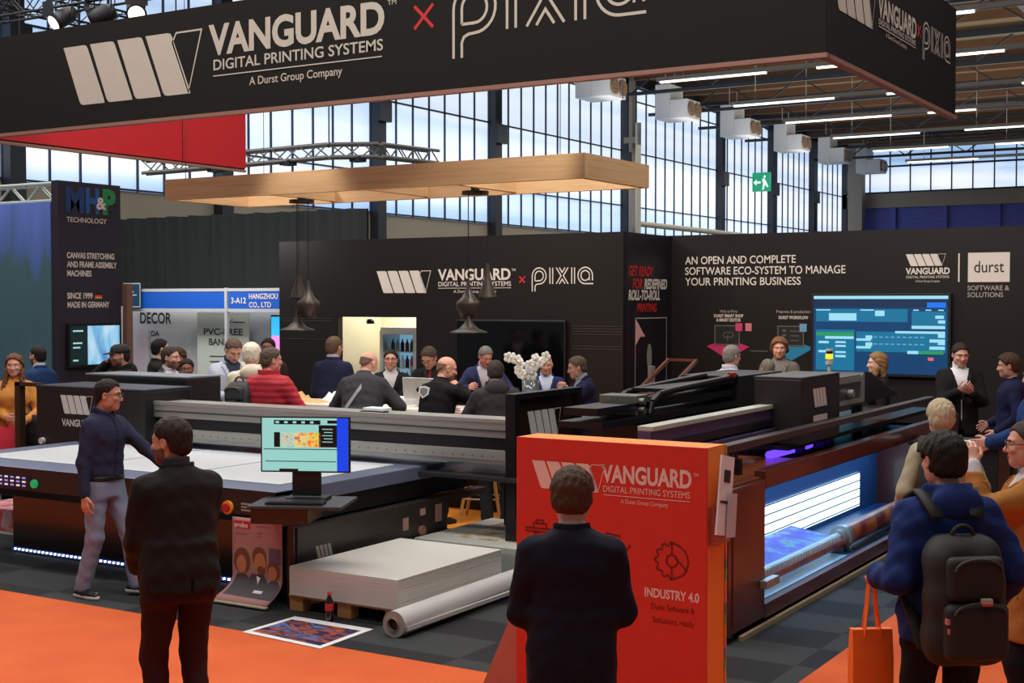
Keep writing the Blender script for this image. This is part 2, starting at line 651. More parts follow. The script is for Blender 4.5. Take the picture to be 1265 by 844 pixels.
W3 = struct(MB().box((-9.07, 19.5, 0), (-2.3, 19.62, 3.43)), 'wall_right', M_booth)
t = MB()
for s, z, w in (('AN OPEN AND COMPLETE', 2.975, 1.8), ('SOFTWARE ECO-SYSTEM TO MANAGE', 2.81, 2.56), ('YOUR PRINTING BUSINESS', 2.645, 1.88)):
    t.text(s, (-8.72, 19.5, z), FRONT, .115, w, 0, bold=.008, lift=.004)
t.build('heading_lettering', [M_print], W3)
t = MB()
stripes_logo(t, (-5.28, 19.5, 2.9), FRONT, .17, 0, lift=.004, k=1.32)
t.text('VANGUARD', (-5.28, 19.5, 2.785), FRONT, .085, .62, 0, bold=.035, lift=.004)
t.text('DIGITAL PRINTING SYSTEMS', (-5.27, 19.5, 2.725), FRONT, .035, .6, 0, lift=.004)
t.text('A Durst Group Company', (-5.14, 19.5, 2.67), FRONT, .03, .34, 0, lift=.004)
t.box((-4.545, 19.492, 2.67), (-4.525, 19.496, 3.07), 0)
t.box((-4.41, 19.49, 2.665), (-3.85, 19.497, 3.075), 0)
t.text('durst', (-4.325, 19.49, 2.8), FRONT, .16, .4, 2, lift=.004)
t.text('SOFTWARE &', (-4.415, 19.5, 2.55), FRONT, .065, .56, 1, bold=.01, lift=.004)
t.text('SOLUTIONS', (-4.415, 19.5, 2.455), FRONT, .065, .48, 1, bold=.01, lift=.004)
t.build('logo_lettering', [M_print, M_dim, M_booth], W3)
t = MB()
t.text('Web to Print', (-7.99, 19.5, 2.22), FRONT, .045, .29, 1, align='C', lift=.004)
t.text('DURST SMART SHOP', (-7.99, 19.5, 2.15), FRONT, .045, .48, 0, bold=.02, align='C', lift=.004)
t.text('& SMART EDITOR', (-7.99, 19.5, 2.085), FRONT, .045, .4, 0, bold=.02, align='C', lift=.004)
t.text('Prepress & production', (-6.95, 19.5, 2.22), FRONT, .045, .54, 1, align='C', lift=.004)
t.text('DURST WORKFLOW', (-6.95, 19.5, 2.13), FRONT, .045, .46, 0, bold=.02, align='C', lift=.004)
for cx, mi, mk in ((-8.0, 3, 4), (-6.98, 5, 6)):
    t.prism([(cx - .35, 1.70), (cx, 1.82), (cx + .35, 1.70), (cx, 1.5)], (0, 19.496, 0), FRONT[0], FRONT[1], (0, .003, 0), mi)
    t.box((cx - .21, 19.491, 1.73), (cx + .19, 19.495, 2.02), 7)
    t.stroke([(cx - .21, 1.73), (cx + .19, 1.73), (cx + .19, 2.02), (cx - .21, 2.02)], .018, (0, 19.49, 0), FRONT, 1, 8, .002, True)
    t.box((cx + .13, 19.485, 1.94), (cx + .24, 19.489, 2.06), mk)
t.box((-7.71, 19.485, 1.94), (-7.61, 19.489, 2.06), 9)
cl = arc(-8.02, 1.87, .05, 200, 60, 8) + arc(-7.95, 1.88, .04, 110, -60, 8)
t.stroke(cl + [(-8.06, 1.84)], .014, (0, 19.489, 0), FRONT, 1, 8, .001)
t.stroke([(-8.0, 1.78), (-8.0, 1.88)], .014, (0, 19.489, 0), FRONT, 1, 8, .0012)
for k in range(3):
    t.box((-7.12, 19.487, 1.80 + k * .07), (-7.06, 19.489, 1.83 + k * .07), 8)
    t.box((-7.0, 19.487, 1.80 + k * .07), (-6.86, 19.489, 1.815 + k * .07), 8)
t.box((-7.64, 19.491, 1.63), (-7.35, 19.495, 1.645), 8)
t.build('icon_lettering', [M_print, M_dim, M_booth, mat('magenta_print', (196, 40, 100), .6), mat('magenta_badge', (206, 60, 110), .6), mat('cyan_print', (30, 128, 168), .6),
                      mat('cyan_badge', (110, 160, 190), .6), mat('black_print', (22, 19, 18), .6), mat('taupe_print', (96, 88, 84), .6), mat('salmon_badge', (206, 120, 130), .6)], W3)

# pantry behind the doorway
M_cream = mat('cream_wall', (236, 228, 200), .8, var=.03)
pk = MB()
pk.box((-14.6, 19.3, 0), (-9.2, 19.4, 3.0))
pk.box((-14.6, 17.93, 0), (-14.5, 19.3, 3.0))
struct(pk, 'wall_pantry', M_cream)
area_light('pantry_light', (-13.4, 18.6, 2.95), .9, .5, 38, (1, .95, .82))

# black drape and the neighbouring stands
M_drape = mat('black_drape', (24, 28, 30), .9, var=.25, scale=3, stretch=(8, 8, .3))
d = MB()
n = 90
xs = [-22.5 + (7.3) * i / n for i in range(n + 1)]
vs, fs = [], []
for i, x in enumerate(xs):
    y = 19.75 + .05 * math.sin(i * 1.7) + .03 * math.sin(i * .63)
    vs += [(x, y, 0), (x, y, 4.1 + .012 * math.sin(i * .9)), (x, y + .05, 0), (x, y + .05, 4.1)]
for i in range(n):
    a, b = i * 4, i * 4 + 4
    fs += [(a, b, b + 1, a + 1), (a + 2, a + 3, b + 3, b + 2), (a + 1, b + 1, b + 3, a + 3)]
d.add(vs, fs, 0, True)
struct(d, 'wall_drape', M_drape)
# ---------------------------------------------------------------- overhead sign (three sides of a hanging box)
M_fabric = mat('black_sign_fabric', (25, 23, 22), .75, var=.08, scale=2, bump=.04, bscale=200, spec=.25)
M_silverprint = mat('silver_print', (196, 190, 178), .6, var=.04)
sg = thing('hanging_sign', 'huge black three-sided fabric sign hung over the whole stand', 'sign', (-9.3, 11.2, 4.5))
MB().box((-15.0, 11.18, 4.5), (-3.72, 11.22, 5.70)).build('front_panel', M_fabric, sg)
MB().box((-3.76, 11.22, 4.5), (-3.72, 15.75, 5.70)).build('side_panel', M_fabric, sg)
MB().box((-15.0, 11.22, 4.5), (-14.97, 16.3, 5.70)).build('side_panel', M_fabric, sg, label='left side panel')
rl = MB()
rl.box((-14.968, 11.23, 4.52), (-14.945, 14.9, 5.74))
rl.box((-14.968, 14.92, 4.52), (-14.945, 16.3, 5.74))
rl.build('inner_lining', mat('red_lining', (196, 26, 36), .7, var=.05), sg, label='red inner lining of the left side')
eg = MB()
eg.box((-15.0, 11.16, 4.46), (-3.70, 11.24, 4.5))
eg.box((-3.78, 11.22, 4.46), (-3.70, 15.75, 4.5))
eg.box((-15.0, 11.22, 4.46), (-14.94, 16.3, 4.5))
eg.build('frame_edge', mat('copper_grey_edge', (150, 112, 98), .5, var=.08), sg)
t = MB()
stripes_logo(t, (-13.17, 11.18, 4.745), FRONT, .71, 0, lift=.004, k=1.28)
t.text('VANGUARD', (-10.79, 11.18, 5.15), FRONT, .31, 2.44, 0, bold=.035, lift=.004)
t.text('TM', (-8.31, 11.18, 5.42), FRONT, .05, .11, 0, lift=.004)
t.text('DIGITAL PRINTING SYSTEMS', (-10.72, 11.18, 4.972), FRONT, .112, 2.35, 0, bold=.012, lift=.004)
t.box((-10.72, 11.172, 4.9), (-8.38, 11.176, 4.912))
t.text('A Durst Group Company', (-10.19, 11.18, 4.765), FRONT, .085, 1.29, 0, bold=.008, lift=.004)
cross_mark(t, (-7.86, 11.18, 5.255), FRONT, .115, 1, .035, .004)
pixia_logo(t, (-7.5, 11.18, 5.03), FRONT, .49, 0, lift=.004, w=.06)
t.build('lettering', [M_silverprint, M_red], sg)
t = MB()
stripes_logo(t, (-3.72, 11.36, 4.925), SIDE, .395, 0, lift=.004, k=1.28)
t.text('VANGUARD', (-3.72, 12.7, 5.085), SIDE, .19, 1.35, 0, bold=.03, lift=.004)
t.text('DIGITAL PRINTING SYSTEMS', (-3.72, 12.72, 5.012), SIDE, .05, 1.3, 0, bold=.012, lift=.004)
t.box((-3.716, 12.72, 4.985), (-3.712, 14.02, 4.993))
t.text('A Durst Group Company', (-3.72, 12.96, 4.925), SIDE, .045, .74, 0, lift=.004)
cross_mark(t, (-3.72, 14.15, 5.185), SIDE, .06, 1, .025, .004)
pixia_logo(t, (-3.72, 14.31, 5.05), SIDE, .27, 0, lift=.004, w=.07)
t.build('side_lettering', [M_silverprint, M_red], sg)
for x, y in ((-14, 11.2), (-9, 11.2), (-4.2, 11.2), (-3.74, 15.5)):
    MB().cyl((x, y, 5.68), (x, y, 9.6), .006, n=6).build('suspension_cable', M_steel, sg)

# lighting truss with spotlights inside the sign
def lattice(mb, p0, p1, w, r, step):
    p0, p1 = Vector(p0), Vector(p1)
    d = (p1 - p0).normalized()
    s = d.cross(Vector((0, 0, 1))).normalized() * w / 2
    u = Vector((0, 0, w / 2))
    cs = [s + u, -s + u, -s - u, s - u]
    for c in cs:
        mb.cyl(p0 + c, p1 + c, r, n=8)
    L = (p1 - p0).length
    k = max(1, int(L / step))
    for i in range(k):
        a, b = p0 + d * L * i / k, p0 + d * L * (i + 1) / k
        for q in range(4):
            c0, c1 = cs[q], cs[(q + 1) % 4]
            mb.cyl(a + (c0 if i % 2 else c1), b + (c1 if i % 2 else c0), r * .45, n=5)


M_trussdark = mat('black_truss', (30, 30, 34), .5, .3)
tr = thing('lighting_truss', 'black lattice truss seen above the left end of the hanging sign', 'truss', (-15, 13, 6.7))
b = MB()
lattice(b, (-21.0, 14.2, 7.05), (-13.4, 14.2, 7.05), .36, .022, .4)
lattice(b, (-19.5, 14.6, 7.6), (-19.5, 18.6, 7.6), .36, .022, .4)
b.build('lattice', M_trussdark, tr)
for x in (-18.8, -14.2):
    MB().cyl((x, 14.2, 7.2), (x, 14.2, 10.5), .012, n=6).build('hanging_chain', M_trussdark, tr)


def spotlamp(loc, rz, tilt, label):
    t = thing('stage_spotlight', label, 'spotlight', loc, 'spotlights on the black truss')
    R = Matrix.Rotation(rz, 3, 'Z') @ Matrix.Rotation(tilt, 3, 'X')
    L = Vector(loc)
    c = MB()
    c.lathe([(.0, -.2), (.1, -.2), (.13, -.1), (.13, .12), (.15, .2), (.0, .2)], (0, 0, 0), 16)
    c.v = [tuple(L + R @ Vector((p[0], p[2], p[1]))) for p in c.v]
    c.build('housing', M_trussdark, t)
    g = MB()
    g.lathe([(0, .205), (.12, .205)], (0, 0, 0), 16)
    g.v = [tuple(L + R @ Vector((p[0], p[2], p[1]))) for p in g.v]
    g.build('lens', glow('lamp_lens', (255, 244, 220), 2.5), t)
    for sx in (-1, 1):
        f = MB().box((-.16, .2, 0), (.16, .21, .22), 0, Matrix.Rotation(.5 * sx, 3, 'X'), (0, .2, 0))
        if sx < 0:
            f.v = [(p[0], p[1], -p[2]) for p in f.v]
        f.v = [tuple(L + R @ (Vector(p) + Vector((0, 0, .13 * sx)))) for p in f.v]
        f.build('barn_door', M_trussdark, t)
    y = MB()
    y.tube([L + Vector((-.18, 0, 0)), L + Vector((-.18, 0, .26)), L + Vector((.18, 0, .26)), L + Vector((.18, 0, 0))], .012, 6)
    y.cyl(L + Vector((0, 0, .26)), L + Vector((0, 0, .36)), .02)
    y.build('yoke', M_trussdark, t)


spotlamp((-15.05, 14.1, 6.66), -2.3, -.5, 'black spotlight hanging rightmost above the left end of the sign')
spotlamp((-15.75, 14.1, 6.66), 2.2, -.4, 'second black spotlight from the right above the sign')
spotlamp((-16.6, 14.1, 6.72), 2.9, -.6, 'black spotlight hanging leftmost above the sign')

# grey curved truss behind the timber canopy
tr = thing('curved_truss', 'grey bent lattice truss hanging behind the timber canopy', 'truss', (-16.5, 20, 5))
b = MB()
P = [(-20.2, 19.1, 5.05), (-18.4, 20.0, 5.2), (-16.9, 20.8, 5.34), (-16.25, 21.5, 5.38), (-16.2, 23.4, 5.42)]
for q0, q1 in zip(P[:-1], P[1:]):
    lattice(b, q0, q1, .25, .034, .25)
b.build('lattice', mat('grey_truss', (138, 136, 134), .45, .4), tr)
for p in ((-18.9, 19.75, 5.0), (-17.6, 20.4, 5.12), (-16.5, 21.2, 5.2)):
    MB().box((p[0] - .12, p[1] - .12, p[2] - .06), (p[0] + .12, p[1] + .12, p[2] + .04)).build('clamp', M_steel, tr)
MB().cyl((-16.9, 20.8, 5.4), (-16.9, 20.8, 10), .015, n=6).build('hanging_chain', M_steel, tr)
MB().cyl((-19.6, 19.4, 5.2), (-19.6, 19.4, 10), .015, n=6).build('hanging_chain', M_steel, tr)
# silvery truss over the blue stand on the left
tr = thing('stand_truss', 'silver lattice truss along the top of the blue stand', 'truss', (-18.5, 14.3, 4))
b = MB()
lattice(b, (-21.5, 14.35, 4.09), (-16.95, 14.35, 4.09), .27, .03, .33)
b.build('lattice', mat('silver_truss', (200, 212, 200), .4, .4), tr)

# ---------------------------------------------------------------- timber canopy
cn = thing('timber_canopy', 'pale spruce beam canopy hung above the bar', 'canopy', (-9.8, 13.3, 3.7))
MB().box((-12.93, 12.58, 3.70), (-6.78, 12.66, 3.965)).build('beam', M_wood, cn)
MB().box((-12.93, 14.06, 3.70), (-6.78, 14.14, 3.965)).build('beam', M_wood, cn)
M_wood2 = ramp_mat('spruce_end_beam', [(.3, (212, 170, 122)), (.55, (226, 188, 140)), (.8, (200, 152, 104))], 3.0, .55, stretch=(5, .35, 9), detail=6, distort=.6)
MB().box((-12.93, 12.66, 3.70), (-12.85, 14.06, 3.965)).build('beam', M_wood2, cn)
MB().box((-6.86, 12.66, 3.70), (-6.78, 14.06, 3.965)).build('beam', M_wood2, cn)
for x in (-11.4, -9.9, -8.6):
    MB().box((x, 12.66, 3.72), (x + .08, 14.06, 3.9)).build('cross_beam', M_wood2, cn)
for x in (-12.6, -7.1):
    for y in (12.62, 14.1):
        MB().cyl((x, y, 3.96), (x, y, 9.4), .005, n=5).build('suspension_cable', M_steel, cn)


# pendant lamps, three shapes, hanging in two clusters
M_bronze = mat('dark_bronze', (78, 69, 63), .42, .4, var=.15)
M_copper = mat('copper_inside', (188, 138, 112), .4, .4)
prof = {
    'tall conical': [(.02, .42), (.028, .3), (.05, .2), (.11, .02), (.115, 0), (.105, .004)],
    'round pot-bellied': [(.012, .42), (.03, .3), (.075, .2), (.14, .14), (.145, .1), (.13, .03), (.09, -.06), (.06, -.07)],
    'wide funnel-shaped': [(.012, .3), (.022, .2), (.05, .12), (.12, .05), (.22, .015), (.225, 0), (.2, .008)],
}


def pendant(kind, x, y, z, side):
    t = thing('pendant_lamp', '%s bronze pendant lamp in the %s cluster above the bar' % (kind, side), 'lamp', (x, y, z), 'bronze pendant lamps above the bar')
    MB().lathe(prof[kind], (x, y, z), 28).build('shade', M_bronze, t)
    i = MB()
    p = prof[kind]
    i.lathe([(max(.004, r - .006), zz + .002) for r, zz in p if zz < .25][::-1], (x, y, z), 28)
    i.build('lining', M_copper, t)
    MB().cyl((x, y, z + .28), (x, y, 3.66), .005, n=6).build('cord', M_black, t)
    MB().ball((x, y, z + .05), .03).build('bulb', glow('warm_bulb', (255, 214, 160), 6), t)


for cx, side in ((-11.38, 'left'), (-8.72, 'right')):
    pendant('tall conical', cx - .1 if side == 'left' else cx + .14, 13.5, 2.43, side)
    pendant('round pot-bellied', cx + .13 if side == 'left' else cx - .08, 13.42, 2.25, side)
    pendant('wide funnel-shaped', cx + (0 if side == 'left' else -.03), 13.35, 2.02, side)
    pl = MB().cyl((cx, 13.45, 3.66), (cx, 13.45, 3.70), .16, n=20)
    pl.box((cx - .03, 13.4, 3.7), (cx + .03, 13.5, 3.74))
    tag(pl.build('ceiling_plate', M_black), 'round black plate under the canopy above the %s lamp cluster' % side, 'ceiling plate', 'lamp plates under the canopy')

# ---------------------------------------------------------------- hall luminaires, heaters, exit sign
M_chan = mat('grey_channel', (176, 174, 170), .5, .2)
M_tube = glow('luminaire_tube', (250, 248, 244), 2.2)
rows = [(29.5, [(-14.5, -11.2), (-7.0, -6.6)], 'nearest'), (34.5, [(-16.2, -13.1), (-11.7, -7.0)], 'second'), (39.9, [(-16.2, -13.0), (-11.4, -10.6), (-7.6, -4)], 'third'),
        (44.6, [(-16.2, -12.6), (-11.4, -9.9), (-8.4, -5)], 'fourth'), (49.7, [(-16.2, -13.0), (-11.4, -7)], 'fifth'), (54.8, [(-16.2, -13.2), (-11.4, -6.5)], 'sixth'), (60, [(-16.2, -13.2), (-11, -7)], 'seventh')]
for y, segs, nm in rows:
    t = thing('strip_light', 'long strip light under the hall roof, %s row from the stand' % nm, 'ceiling light', (-10, y, 8.5), 'strip lights under the hall roof')
    MB().box((-16.3, y - .07, 8.53), (4, y + .07, 8.64)).build('channel', M_chan, t)
    for a, c in segs:
        MB().box((a, y - .055, 8.48), (c, y + .045, 8.53)).build('tube', M_tube, t)
    for x in (-15.5, -11, -6.5, -2):
        MB().cyl((x, y, 8.64), (x, y, 9.85 if y not in (39.9, 44.6, 49.7, 54.8) else 11.3), .012, n=5).build('hanger', M_chan, t)

M_heater = mat('heater_casing', (232, 236, 240), .5, var=.03)
for y, nm in ((40.4, 'nearest'), (46.6, 'second'), (52.8, 'third'), (59.0, 'fourth'), (65.1, 'fifth'), (71.2, 'sixth')):
    t = thing('air_heater', 'white box air heater under the roof, %s along the glazing' % nm, 'heater', (-21, y, 9.2), 'air heaters along the glazed side')
    MB().box((-21.75, y - .75, 9.15), (-21.15, y + .45, 10.45)).build('casing', M_heater, t, .03)
    MB().box((-21.15, y - .75, 9.15), (-20.45, y + .45, 9.85)).build('fan_box', M_heater, t, .03)
    for dy in (-.44, .14):
        f = MB()
        f.cyl((-20.46, y + dy, 9.5), (-20.38, y + dy, 9.5), .27, .27, 20)
        for k in range(3):
            f.box((-20.385, y + dy - .22, 9.36 + k * .13), (-20.36, y + dy + .22, 9.39 + k * .13))
        f.build('fan_outlet', mat('heater_outlet', (150, 124, 100), .5, .2), t)
    for dy in (-.6, .2):
        MB().cyl((-21.4, y + dy, 10.43), (-21.4, y + dy, 11.32), .02, n=6).build('hanger', M_chan, t)

t = thing('exit_sign', 'green emergency exit sign with running figure beside a window column', 'sign', (-23.5, 61.25, 8.1))
MB().box((-23.9, 61.2, 7.62), (-23.0, 61.3, 8.52)).build('panel', glow('exit_green', (20, 150, 110), .9), t)
m = MB()
m.prism([(-23.40, 7.70), (-23.32, 7.70), (-23.26, 7.95), (-23.16, 7.80), (-23.09, 7.85), (-23.22, 8.12), (-23.30, 8.26), (-23.42, 8.18), (-23.36, 8.0)], (0, 61.19, 0), FRONT[0], FRONT[1], (0, .008, 0))
m.cyl((-23.28, 61.198, 8.32), (-23.28, 61.19, 8.32), .06)
m.prism([(-23.85, 8.05), (-23.68, 8.2), (-23.68, 8.1), (-23.48, 8.1), (-23.48, 8.0), (-23.68, 8.0), (-23.68, 7.9)], (0, 61.19, 0), FRONT[0], FRONT[1], (0, .008, 0))
m.build('pictogram', glow('exit_white', (220, 245, 235), 1.0), t)
pi = thing('downpipe', 'pale vertical pipe with bracket beside the concrete column', 'pipe', (-22.2, 48.0, 4))
p = MB()
p.cyl((-23.0, 47.0, .0), (-23.0, 47.0, 9.25), .11, n=12)
p.cyl((-23.0, 47.0, 5.38), (-23.0, 63.0, 5.38), .11, n=12)
p.build('pipe', mat('pale_pipe', (190, 184, 168), .5), pi)
MB().box((-23.6, 46.95, 8.5), (-23.0, 47.05, 8.72)).build('bracket', M_beige, pi)
# ---------------------------------------------------------------- blue stand, banner tower and its screen
M_bluepic = ramp_mat('forest_backdrop', [(.3, (44, 66, 78)), (.5, (52, 80, 88)), (.62, (60, 92, 140)), (.8, (62, 84, 168))], .55, .7, stretch=(2.2, 1, .55), detail=6)


def forest_mat():
    m = bpy.data.materials.new('misty_forest_print')
    m.use_nodes = True
    nt = m.node_tree
    p = nt.nodes['Principled BSDF']
    tc = nt.nodes.new('ShaderNodeTexCoord')
    sp = nt.nodes.new('ShaderNodeSeparateXYZ')
    nt.links.new(tc.outputs['Object'], sp.inputs[0])
    nz = nt.nodes.new('ShaderNodeTexNoise')
    nz.inputs['Scale'].default_value = 2.4
    nz.inputs['Detail'].default_value = 5
    mp = nt.nodes.new('ShaderNodeMapping')
    mp.inputs['Scale'].default_value = (1.3, 1, .22)
    nt.links.new(tc.outputs['Object'], mp.inputs[0])
    nt.links.new(mp.outputs[0], nz.inputs[0])
    ad = nt.nodes.new('ShaderNodeMath')
    ad.operation = 'MULTIPLY_ADD'
    ad.inputs[1].default_value = 2.4
    nt.links.new(nz.outputs[0], ad.inputs[0])
    nt.links.new(sp.outputs[2], ad.inputs[2])
    r = nt.nodes.new('ShaderNodeMapRange')
    r.inputs[1].default_value = 2.5
    r.inputs[2].default_value = 5.2
    nt.links.new(ad.outputs[0], r.inputs[0])
    c = nt.nodes.new('ShaderNodeValToRGB')
    e = c.color_ramp.elements
    e[0].position, e[0].color = 0, S(78, 112, 128) + (1,)
    e[1].position, e[1].color = 1, S(104, 130, 224) + (1,)
    for q, col in ((.25, (70, 108, 120)), (.6, (72, 108, 120)), (.72, (84, 116, 188))):
        k = e.new(q)
        k.color = S(*col) + (1,)
    nt.links.new(r.outputs[0], c.inputs[0])
    nt.links.new(c.outputs[0], p.inputs['Base Color'])
    p.inputs['Roughness'].default_value = .7
    return m


struct(MB().box((-22, 14.1, 0), (-16.96, 14.2, 3.92)), 'wall_blue', forest_mat())
tw = thing('banner_tower', 'tall dark banner tower with company lettering beside the blue wall', 'banner', (-16.85, 14.75, 0))
MB().box((-16.95, 14.12, 0), (-16.8, 15.37, 4.26)).build('panel', mat('aubergine_banner', (42, 36, 48), .6, var=.06), tw)
t = MB()
o = lambda y, z: (-16.8, y, z)
t.text('M', o(14.27, 3.8), SIDE, .36, .36, 0, bold=.05, lift=.004)
t.text('H', o(14.66, 3.8), SIDE, .36, .27, 1, bold=.05, lift=.004)
t.text('P', o(15.0, 3.8), SIDE, .36, .27, 2, bold=.05, lift=.004)
t.text('&', o(14.87, 3.86), SIDE, .18, .2, 3, bold=.03, lift=.008)
t.text('TECHNOLOGY', o(14.28, 3.63), SIDE, .075, .8, 3, bold=.01, lift=.004)
t.build('logo_lettering', [mat('deep_blue_print', (36, 62, 120), .6), mat('mid_blue_print', (38, 92, 160), .6), mat('green_print', (40, 140, 80), .6), M_print], tw)
t = MB()
for s, z, w in (('CANVAS STRETCHING', 3.07, .95), ('AND FRAME ASSEMBLY', 2.93, 1.0), ('MACHINES', 2.79, .48), ('SINCE 1999', 2.44, .5), ('MADE IN GERMANY', 2.3, .84)):
    if s == 'SINCE 1999':
        t.build('slogan_lettering', [M_black] * 3 + [M_print], tw)
        t = MB()
    t.text(s, o(14.28, z), SIDE, .085, w, 3, bold=.03, lift=.004)
for k, mi in ((0, 4), (1, 5), (2, 6)):
    z = 2.53 - k * .03
    t.box((-16.798, 14.83, z - .03), (-16.795, 14.97, z), mi)
t.build('slogan_lettering', [mat('deep_blue_print', (36, 62, 120), .6), mat('mid_blue_print', (38, 92, 160), .6), mat('green_print', (40, 140, 80), .6), M_print, M_black, mat('flag_red', (196, 30, 40), .6), mat('flag_gold', (226, 170, 60), .6)], tw)
tv = thing('wall_screen', 'small lit screen mounted low on the dark banner tower', 'screen', (-16.75, 14.8, 1.7))
MB().box((-16.795, 14.24, 1.36), (-16.74, 15.31, 2.05)).build('bezel', M_black, tv)
s = MB()
s.box((-16.74, 14.28, 1.4), (-16.736, 14.62, 2.01), 0)
s.box((-16.74, 14.62, 1.4), (-16.735, 15.27, 2.01), 1)
for z, w in ((1.92, .2), (1.73, .18), (1.66, .14), (1.46, .1)):
    s.box((-16.736, 14.33, z), (-16.733, 14.33 + w, z + .025), 2)
s.build('display', [glow('screen_dark_green', (18, 40, 44), .7), ramp_mat('screen_blue_picture', [(.3, (60, 110, 170)), (.5, (120, 180, 220)), (.7, (190, 220, 235))], 4, .4, .75, stretch=(1, 1, .4)), glow('screen_text', (170, 220, 220), .8)], tv)
tag(MB().box((-16.8, 15.4, 0), (-16.7, 15.52, 2.68)).build('wooden_post', mat('brown_post', (120, 88, 76), .6)), 'brown wooden post beside the dark banner tower', 'post')

# neighbouring shell-scheme stand with blue fascia
st = thing('fascia_stand', 'neighbouring stand with blue fascia boards and grey printed panels', 'stand', (-17.5, 18.5, 0))
M_alup = mat('pale_aluminium', (206, 208, 212), .4, .3)
fr = MB()
for x in (-19.65, -17.17, -15.2):
    fr.box((x - .03, 18.17, 0), (x + .03, 18.23, 2.64))
for z in (2.23, 2.6):
    fr.box((-19.65, 18.18, z - .025), (-15.0, 18.22, z + .03))
fr.build('frame', M_alup, st)
MB().box((-19.6, 18.19, 2.255), (-17.22, 18.21, 2.575)).build('fascia_board', mat('fascia_blue', (22, 88, 190), .5, var=.03), st)
f2 = MB().box((-17.12, 18.19, 2.255), (-15.0, 18.21, 2.575)).build('fascia_board', mat('fascia_blue', (22, 88, 190), .5), st)
t = MB()
t.text('3-A12', (-17.05, 18.19, 2.36), FRONT, .1, .36, 0, bold=.02, lift=.006)
t.text('HANGZHOU ECO', (-16.62, 18.19, 2.44), FRONT, .09, .95, 0, bold=.02, lift=.006)
t.text('CO., LTD', (-16.62, 18.19, 2.29), FRONT, .09, .52, 0, bold=.02, lift=.006)
t.build('fascia_lettering', [M_print], st)
pn = MB().box((-20.6, 18.8, 0), (-18.45, 18.85, 2.3)).build('back_panel', ramp_mat('steel_landscape_print', [(.3, (140, 152, 166)), (.5, (190, 192, 196)), (.75, (214, 212, 204))], .8, .6, stretch=(.6, 1, 1)), st)
MB().box((-18.45, 18.8, 0), (-15.0, 18.85, 2.3)).build('back_panel', ramp_mat('grey_gradient_print', [(.3, (150, 156, 164)), (.7, (174, 178, 184))], .8, .6), st)
t = MB()
t.text('DECOR', (-20.02, 18.8, 1.97), FRONT, .2, .85, 0, bold=.02, lift=.006)
t.build('panel_lettering', [mat('navy_print', (38, 44, 58), .6)], st)
t = MB()
t.text('AND DA', (-20.1, 18.8, 1.72), FRONT, .1, .6, 0, bold=.02, lift=.006)
t.build('panel_lettering', [mat('navy_print', (38, 44, 58), .6)], st)
t = MB()
t.text('D1', (-20.0, 18.8, 1.08), FRONT, .22, .26, 1, bold=.01, lift=.006)
t.build('panel_lettering', [mat('navy_print', (38, 44, 58), .6), M_dim], st)
sp = MB().box((-20.15, 18.74, .9), (-19.75, 18.78, 1.85)).build('price_board', mat('lilac_board', (196, 186, 196), .6), st)
rb = thing('banner_stand', 'pale grey roll-up banner with green lettering behind the blazer man', 'banner', (-17.6, 18.6, 0))
MB().box((-18.3, 18.6, .06), (-17.0, 18.61, 2.18)).build('sheet', mat('pale_sage', (198, 204, 194), .6, var=.05), rb)
MB().box((-18.32, 18.5, 0), (-16.98, 18.7, .06)).build('base', M_alup, rb)
t = MB()
t.text('PVC-FREE', (-18.13, 18.6, 1.77), FRONT, .115, .98, 0, bold=.03, lift=.004)
t.text('BANNER', (-18.0, 18.6, 1.58), FRONT, .115, .75, 0, bold=.03, lift=.004)
for k in range(6):
    t.box((-17.98, 18.594, 1.36 - k * .1), (-17.98 + (.5 if k % 2 else .4), 18.597, 1.38 - k * .1), 0)
t.stroke([(-17.5, 2.03), (-17.46, 2.0), (-17.4, 2.07)], .014, (0, 18.596, 0), FRONT, 1, 0)
t.stroke([(-17.4, 2.01), (-17.1, 2.01)], .02, (0, 18.596, 0), FRONT, 1, 0)
t.build('lettering', [mat('forest_green_print', (58, 74, 64), .6)], rb)
nb = thing('number_flag', 'small teal flag sign fixed to the left end of the blue fascia', 'sign', (-19.6, 18.1, 2.5))
MB().box((-19.68, 18.08, 2.3), (-19.26, 18.12, 2.72)).build('panel', mat('teal_flag', (20, 62, 86), .5), nb)
f = MB().stroke([(-19.69, 2.29), (-19.25, 2.29), (-19.25, 2.73), (-19.69, 2.73)], .02, (0, 18.075, 0), FRONT, 1, 0, 0, True)
for k in range(2):
    f.box((-19.62, 18.074, 2.5 + k * .06), (-19.34 - .08 * k, 18.078, 2.525 + k * .06))
f.build('border', M_alup, nb)
sc = thing('advert_screen', 'narrow glowing cyan and pink screen beside the dark bar wall', 'screen', (-16.2, 18.4, 1.2))
MB().box((-16.3, 18.4, .3), (-15.7, 18.5, 2.15)).build('casing', M_black, sc)
s = MB()
s.box((-16.28, 18.39, 1.78), (-15.72, 18.4, 2.12), 0)
s.box((-16.28, 18.39, 1.4), (-15.72, 18.4, 1.78), 1)
s.build('display', [glow('cyan_glow', (60, 190, 250), .95), glow('pink_glow', (236, 150, 226), .95)], sc)

